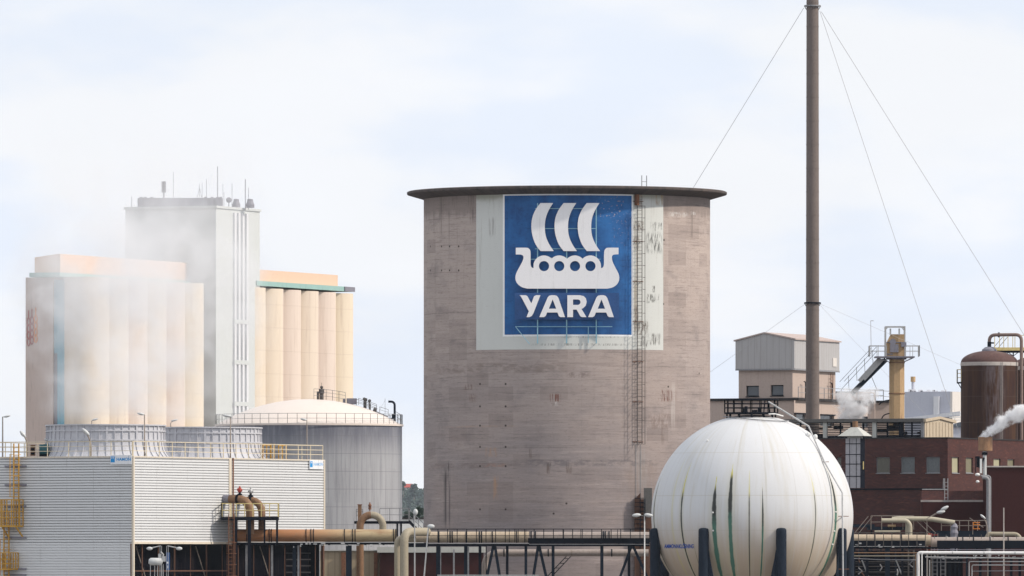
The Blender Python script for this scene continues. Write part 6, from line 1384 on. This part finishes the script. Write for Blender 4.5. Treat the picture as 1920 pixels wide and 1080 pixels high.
mb = MB(); z = zat(654, 779.5); mb.box(at(1862, 0, 779).x, b.x, 779.42, 779.49, z - .15, z + .12)
for px in (1865, 1874, 1882, 1890, 1899, 1903, 1914, 1925): p = at(px, 0, 779.45); mb.bar((p.x, 779.45, z), (p.x, 779.45, z + 1.15), .055)
mb.bar((at(1862, 0, 779).x, 779.45, z + 1.15), (b.x, 779.45, z + 1.15), .05); mb.build('railing', MT['pale_yellow'], pb)
mb = MB(); mb.bar(at(1862, 653, 780.6), at(1880, 632, 780.6), .05); mb.bar(at(1871, 653, 780.6), at(1889, 632, 780.6), .05); mb.build('hand_rail', MT['grey_steel'], pb)

# ------------------------------------------------------------------ tangle of pipes at the lower right
TYD = 716.0
pl = thing('pipe_landing', 'dark landing with thin rails carrying pale pipes in front of the brick building', 'platform', (at(1690, 0, 712).x, 712, 0))
mb = MB(); H(1628, 1708, 990.5, 6, 711.5, mb, 3); H(1585, 1640, 986, 6, 711.9, mb, 1); H(1745, 1850, 1001, 11, 712.5, mb, 1); mb.build('deck', MT['navy_steel'], pl)
for px in (1612, 1634, 1652, 1705, 1760, 1800, 1842):
    a = at(px, 994, 712.8); mb = MB(); mb.box(a.x - .08, a.x + .08, 712.7, 712.86, 0, a.z); mb.build('leg', MT['black_steel'], pl)
mb = MB(); a = at(1633, 993, 711.6); b = at(1713, 993, 711.6); mb.rail([(a.x, 711.5, a.z), (b.x, 711.5, a.z)], m_(26, 711), .95, .028, (.55,)); a = at(1765, 995, 711.6); b = at(1850, 995, 711.6); mb.rail([(a.x, 711.5, a.z), (b.x, 711.5, a.z)], m_(19, 711), .7, .028, (.5,))
for o in (0, 12): mb.bar(at(1710 + o, 968, 711), at(1743 + o, 1000, 711), .05)
mb.bar(at(1636, 968, 711.6), at(1610, 1000, 711.6), .05); mb.bar(at(1628, 968, 711.6), at(1602, 1000, 711.6), .05); mb.build('railing', MT['lamp_pole'], pl)
pipe('pale_pipe', 'pale yellow pipe turning down over the right main pipe', [(X(1653, 710), 710, zat(976, 710)), (X(1700, 710), 710, zat(976, 710)), (X(1706.5, 710), 710, zat(984, 710)), (X(1706.5, 710), 710, zat(1008, 710))], m_(4.2, 710), 'pipe_pale', bendr=.35)
pipe('pale_pipe', 'upper pale pipe running right behind the thin rails below the tilted twin lamp', [(X(1673, 711), 711, zat(974, 711)), (X(1681, 711), 711, zat(972.5, 711)), (X(1745, 711), 711, zat(973, 711)), (X(1790, 711), 711, zat(980, 711))], m_(4.6, 711), 'pipe_pale', bendr=.3)
pipe('pale_pipe', 'thin pale pipe lying on the landing edge right of the white sphere', [(X(1640, 709), 709, zat(996.5, 709)), (X(1688, 709), 709, zat(996.5, 709))], m_(1.7, 709), 'pipe_pale')
pipe('pale_pipe', 'short vertical pale pipe joining the yellow pipe above the main pipe', [(X(1701, 711), 711.3, zat(975, 711)), (X(1701, 711), 711.3, zat(1008, 711))], m_(3.4, 711), 'pipe_pale')
pipe('tan_box_duct', 'small tan duct under the pale pipes', [(X(1664, 712), 711.4, zat(986, 712)), (X(1679, 712), 711.4, zat(986, 712))], m_(3.3, 712), 'conveyor', n=4)
pipe('flue_pipe', 'tan pipe with a pale elbow above the right main pipe', [(X(1849, 708), 708, zat(1010, 708)), (X(1854, 708), 708, zat(1001, 708)), (X(1862, 708), 708, zat(1001, 708)), (X(1908, 708), 708, zat(1001.5, 708)), (X(1914, 708), 708, zat(1012, 708))], m_(4, 708), 'pipe_beige', bendr=.3)
ud_ = thing('crumpled_duct', 'dull silver wrapped duct standing behind the thin rails', 'duct', (X(1788, 712), 711, 0))
mb = MB(); random.seed(3); pts = [Vector((X(1789 + random.uniform(-1.2, 1.2), 711), 711, zat(y, 711))) for y in (1005, 999, 993, 988, 984, 981)]; mb.tube([Vector((pts[0].x, 711, 0))] + pts, [.25, .28, .33, .26, .3, .2, .12], 9, smooth=False); mb.build('wrapped_pipe', MT['mauve'], ud_)
mb = MB(); mb.tube(bend([(X(1757, 709), 709, zat(1017.5, 709)), (X(1773, 709), 709, zat(1017.5, 709)), (X(1775, 709), 709, zat(1005, 709))], .15, 4), .07, 8); mb.build('branch', MT['galvanised'], ud_)
oc = thing('ladder_hoop', 'small orange ladder hoop at the end of the thin rails', 'ladder', (X(1828, 710), 710, zat(1002, 710)))
mb = MB()
for py in (979.5, 983.5, 991.5): 
    q = [at(px, py, 710) for px in (1824, 1834, 1836, 1834, 1824)]; q[1].y -= .3; q[2].y -= .6; q[3].y -= .9; q[4].y -= .9
    for a, b in zip(q[:-1], q[1:]): mb.bar(a, b, .05)
for px in (1825, 1834): mb.bar(at(px, 979, 709.6), at(px, 992, 709.6), .05)
mb.build('hoop', MT['orange'], oc); mb = MB(); mb.bar(at(1824, 979, 710), at(1824, 1002, 710), .05); mb.bar(at(1818, 971, 709.5), at(1844, 989, 709.5), .05); mb.build('post', MT['lamp_pole'], oc)
rv = thing('valve_skid', 'small red framed skid with ladders between the two stretches of right main pipe', 'skid', (X(1747, 705), 705, 0))
mb = MB()
for py in (1003, 1010, 1023, 1031): mb.bar(at(1740, py, 705), at(1758, py, 705), .06)
mb.box(X(1741, 705), X(1748, 705), 705.1, 705.3, zat(1010, 705), zat(1000, 705)); mb.build('frame', MT['red_rust'], rv)
mb = MB()
for px in (1739.5, 1746, 1752, 1758.5): mb.bar((X(px, 704.9), 704.9, 0), at(px, 1000, 704.9), .05)
mb.build('post', MT['lamp_pole'], rv)
mp = thing('mast_pole', 'thin steel pole standing before the maroon shed at the right edge', 'pole', (X(1882, 700), 700, 0)); mb = MB(); mb.tube([(X(1882, 700), 700, 0), (X(1882, 700), 700, zat(952, 700))], [.06, .04], 8); mb.build('shaft', MT['pale_band'], mp)
mb = MB(); mb.tube([(X(1882, 700), 700, 0), (X(1882, 700), 700, .15)], .14, 10); mb.build('base', MT['pale_band'], mp)
# bright insulated lines at the very bottom right
BY = 696.0
pipe('steam_line', 'bright white insulated line running right along the bottom with a leg going down', [(X(1721.5, BY), BY, 0), (X(1721.5, BY), BY, zat(1036.2, BY)), (X(1980, BY), BY, zat(1037, BY))], m_(2.9, BY), 'bright_pipe', [((X(p, BY), BY, zat(1036.5, BY)), (1, 0, 0), m_(3.4, BY)) for p in (1786, 1845, 1903)], 'galvanised', bendr=.22)
pipe('steam_line', 'second bright line just inside the first with its own leg', [(X(1728.5, BY - .5), BY - .5, 0), (X(1728.5, BY - .5), BY - .5, zat(1036.4, BY - .5)), (X(1760, BY - .5), BY - .5, zat(1036.4, BY - .5))], m_(1.2, BY), 'bright_pipe', bendr=.2)
def lines():
    for i, (label, pts, r_, m) in enumerate((
        ('thin brown line running left from the bright lines at the rack foot', [(1585, 1036.5), (1722, 1036.5)], .9, 'pipe_rust'),
        ('lower tan line running left from the bright lines', [(1582, 1042.5), (1700, 1042.5), (1716, 1042.5)], 1.1, 'pipe_beige'),
        ('thin drooping line under the tan line', [(1590, 1046.5), (1650, 1049.5), (1718, 1050)], .8, 'grey_steel'),
        ('thin grey line tracking under the bright line', [(1735, 1044.5), (1960, 1047.5)], 1.0, 'galvanised'),
        ('dull line with a square corner in front of the low brick wall', [(1817, 1085), (1817, 1053), (1960, 1053)], .9, 'galvanised'),
        ('inner dull line with a square corner in front of the low brick wall', [(1822.5, 1085), (1822.5, 1059.5), (1960, 1059.5)], .9, 'galvanised'),
        ('lowest dull line in front of the low brick wall', [(1823, 1071), (1960, 1069.5)], .7, 'grey_steel'),
        ('pale vertical line right of the second bright leg', [(1743, 1085), (1743, 1050)], .8, 'galvanised'),
        ('thin vertical line beside the pale line', [(1738, 1085), (1738, 1040)], .5, 'galvanised'),
        ('narrow rail line above the bright line', [(1745, 1030.5), (1960, 1031.5)], .6, 'mauve'),
        ('tan leg left of the bright legs', [(1717, 1085), (1717, 1038)], .7, 'pipe_rust'))):
        Y = BY + .6 + i * .12; P = [Vector((X(x, Y), Y, zat(y, Y) if y < 1084 else 0)) for x, y in pts]; pipe('service_line', label, P, m_(r_, Y), m, bendr=.15, n=8)
lines()
wr = thing('frame_row', 'row of dark upright frames under the bright lines at the lower right', 'steel frame', (X(1850, 704), 704, 0))
for px, w in ((1752, 3), (1759, 2), (1781, 4), (1799, 4), (1838, 5), (1856, 5), (1896, 5), (1912, 5), (1935, 5)):
    a = at(px, 1048, 704.4); mb = MB(); mb.box(a.x - m_(w / 2, 704), a.x + m_(w / 2, 704), 704.3, 704.5, 0, a.z); mb.build('upright', MT['black_steel'], wr)
mb = MB()
for py in (1047, 1054): H(1745, 1812, py, .8, 704.2, mb, .06)
random.seed(8)
for k in range(40): px = random.uniform(1748, 1950); a = at(px, random.uniform(1042, 1049), 696.3); w = random.uniform(.04, .22); mb.box(a.x, a.x + w, 696.2, 696.35, a.z, a.z + random.uniform(.04, .09))
mb.build('cable_tray', MT['galvanised'], wr)
lwb = thing('low_brick_wall', 'low brick wall behind the dark upright frames at the lower right', 'wall', (X(1870, 712), 708.5, 0))
mb = MB(); a = at(1806, 1046, 708.5); b = at(1990, 1046, 708.5); mb.box(a.x, b.x, 708.5, 711, 0, a.z); mb.build('masonry', MT['brick'], lwb); mb = MB(); mb.box(a.x - .05, b.x, 708.4, 711.1, a.z, a.z + .08); mb.build('coping', MT['roof_felt'], lwb)
ub_ = thing('undercroft', 'dark sheet clad store under the pipe rack right of the sphere', 'shed', (X(1690, 709), 709.5, 0))
mb = MB(); a = at(1560, 1033, 709.5); b = at(1805, 1033, 709.5); mb.box(a.x, b.x, 709.5, 711.4, 0, a.z); mb.build('wall', MT['dark_void'], ub_)
mb = MB()
for k in range(5): H(1596, 1716, 1056 + k * 6, 1.0, 709.3, mb, .08)
mb.build('cladding_rib', MT['roof_felt'], ub_)
mb = MB()
for p0, p1 in (((1616, 1050), (1628, 1080)), ((1680, 1050), (1692, 1080))): a = at(*p0, 704); b = at(*p1, 704); b = a + (b - a) * 3; mb.bar(a, b, .1)
mb.build('stay', MT['galvanised'], rk)
mb = MB()
for px in (1626, 1665): mb.bar((X(px, 703.8), 703.8, 0), at(px, 1047, 703.8), .07)
mb.build('stay', MT['grey_steel'], rk)

fw = thing('steelwork', 'dark open steel framework with small ladders under the right main pipe', 'steelwork', (X(1660, 706), 706, 0))
random.seed(21)
for px in (1592, 1609, 1619, 1645, 1678, 1702, 1712, 1765, 1772, 1790, 1811):
    a = at(px, random.uniform(1026, 1034), 706.2 + random.uniform(-.6, .8)); w = random.uniform(.06, .2); mb = MB(); mb.box(a.x, a.x + w, a.y, a.y + .12, 0, a.z); mb.build('upright', random.choice([MT['black_steel'], MT['ladder_steel'], MT['navy_steel']]), fw)
for py in (1031, 1053, 1062, 1072): mb = MB(); H(1588, 1716, py, 1.3, 705.3, mb, .08); mb.build('crossbar', MT['ladder_steel'], fw)
for px in (1753, 1768): mb = MB(); mb.ladder((X(px, 703.6), 703.6, 0), (X(px, 703.6), 703.6, zat(1046, 703.6)), (1, 0, 0), .34, .025, .3); mb.build('ladder', MT['grey_steel'], fw)
for i in range(9): px = random.uniform(1590, 1712); mb = MB(); c_ = at(px, random.uniform(1036, 1076), 705); mb.tube([c_, c_ + Vector((random.uniform(-.3, .3), 0, -.25)), c_ + Vector((0, 0, -.5))], .05, 6); mb.build('hose', random.choice([MT['grey_steel'], MT['dim_rust'], MT['galvanised']]), fw)
# ------------------------------------------------------------------ steam
def steam(name, label, axis0, lean, r0, r1, z0, z1, dens, nsc, thr, color=(.97, .97, .98), seed=0.0, fade=(.0, .08, .7, 1.0), aniso=0.2, rag=1.2):
    """rising plume: axis moves by lean (x, y per m) above z0, radius r0 -> r1"""
    h = z1 - z0; o0 = Vector(axis0); mb = MB(); N = 10
    pts = [o0 + Vector((lean[0] * h * i / N, lean[1] * h * i / N, z0 + h * i / N)) for i in range(N + 1)]
    for i in range(N + 1): pass
    n = 24; vs = []
    for i, p in enumerate(pts):
        r = (r0 + (r1 - r0) * i / N) * (1.02 if rag < 2 else 1.7)
        for j in range(n): vs.append(p + Vector((r * cos(2 * pi * j / n), r * sin(2 * pi * j / n), 0)))
    fs = [(i * n + j, i * n + (j + 1) % n, (i + 1) * n + (j + 1) % n, (i + 1) * n + j) for i in range(N) for j in range(n)] + [tuple(reversed(range(n))), tuple(N * n + j for j in range(n))]
    mb.add(vs, fs)
    m = bpy.data.materials.new(name); m.use_nodes = True; nt = m.node_tree; nt.nodes.clear(); g = G(nt)
    out = g.n('ShaderNodeOutputMaterial'); v = g.n('ShaderNodeVolumePrincipled'); nt.links.new(v.outputs[0], out.inputs['Volume'])
    v.inputs['Color'].default_value = (*color, 1); v.inputs['Anisotropy'].default_value = aniso
    geo = g.n('ShaderNodeNewGeometry'); sp = g.n('ShaderNodeSeparateXYZ'); nt.links.new(geo.outputs['Position'], sp.inputs[0]); x, y, z = [V(g, k) for k in sp.outputs]
    t = (z - z0) / h; ax = (x - o0.x) - (z - z0) * lean[0]; ay = (y - o0.y) - (z - z0) * lean[1]
    rr = t * (r1 - r0) + r0; d = g.math('SQRT', ax * ax + ay * ay) / rr
    nn = g.noise(g.vec(x + seed, y, z * .8 - seed), nsc, 5, .62, .8); n2 = g.noise(g.vec(x - seed, y + 3, z), nsc * 3.1, 4, .65, .5)
    edge = g.step(1 - d + (nn - .5) * rag + (n2 - .5) * rag * .5, .02, .5)
    vert = g.step(t, fade[0], fade[1]) * (1 - g.step(t, fade[2], fade[3]))
    g.put(v.inputs['Density'], edge * vert * (g.step(nn, thr, thr + .22)) * g.step(n2, .34, .64, .08, 1.8) * dens)
    o = mb.build(name, m, None); m.cycles.volume_step_rate = 1.0; return tag(o, label, 'steam', kind='stuff')
cA = CT.M @ Vector((7.1, 6.62, 0)); cB = CT.M @ Vector((22.1, 6.62, 0))
steam('steam_plume', 'white steam drifting up from the left fan stack across the pale silo cells', (cA.x, cA.y, 0), (-.02, .25), 5.5, 12, 17.3, 50, .115, .095, .36, seed=3, fade=(0, .05, .25, .8), aniso=0)
steam('steam_plume', 'white steam drifting up from the right fan stack across the grey tower', (cB.x, cB.y, 0), (-.12, .25), 5.5, 12, 17.3, 50, .13, .095, .38, seed=11, fade=(0, .05, .25, .8), aniso=0)
p = at(1590, 784, 778); steam('steam_puff', 'small steam puff rising behind the louvred shed', (p.x, 778, 0), (.35, 0), 1.0, 2.0, zat(792, 778), zat(722, 778), 4.0, .6, .36, seed=5, fade=(0, .1, .45, 1.0), aniso=0, rag=2.2)
def side_steam():
    # sideways jet from the can: a leaning column
    p = at(1836, 820, 722); steam('steam_puff', 'steam streaming right from the tarnished can across the brown tank', (p.x + .35, 722, 0), (1.5, 0), .6, 1.5, zat(821, 722), zat(757, 722), 6.0, .75, .38, seed=9, fade=(0, .02, .85, 1.0), aniso=0, rag=2.2)
side_steam()
# ------------------------------------------------------------------ the air
mb = MB(); mb.box(-2050, 2050, -80, 6600, -4.2, 64)
hz = bpy.data.materials.new('haze'); hz.use_nodes = True; nt = hz.node_tree; nt.nodes.clear()
out = nt.nodes.new('ShaderNodeOutputMaterial'); v = nt.nodes.new('ShaderNodeVolumePrincipled'); nt.links.new(v.outputs[0], out.inputs['Volume'])
v.inputs['Color'].default_value = (.80, .89, 1, 1); v.inputs['Density'].default_value = 2.4e-5
o = mb.build('haze', hz, None); o['kind'] = 'stuff'; o.display_type = 'WIRE'
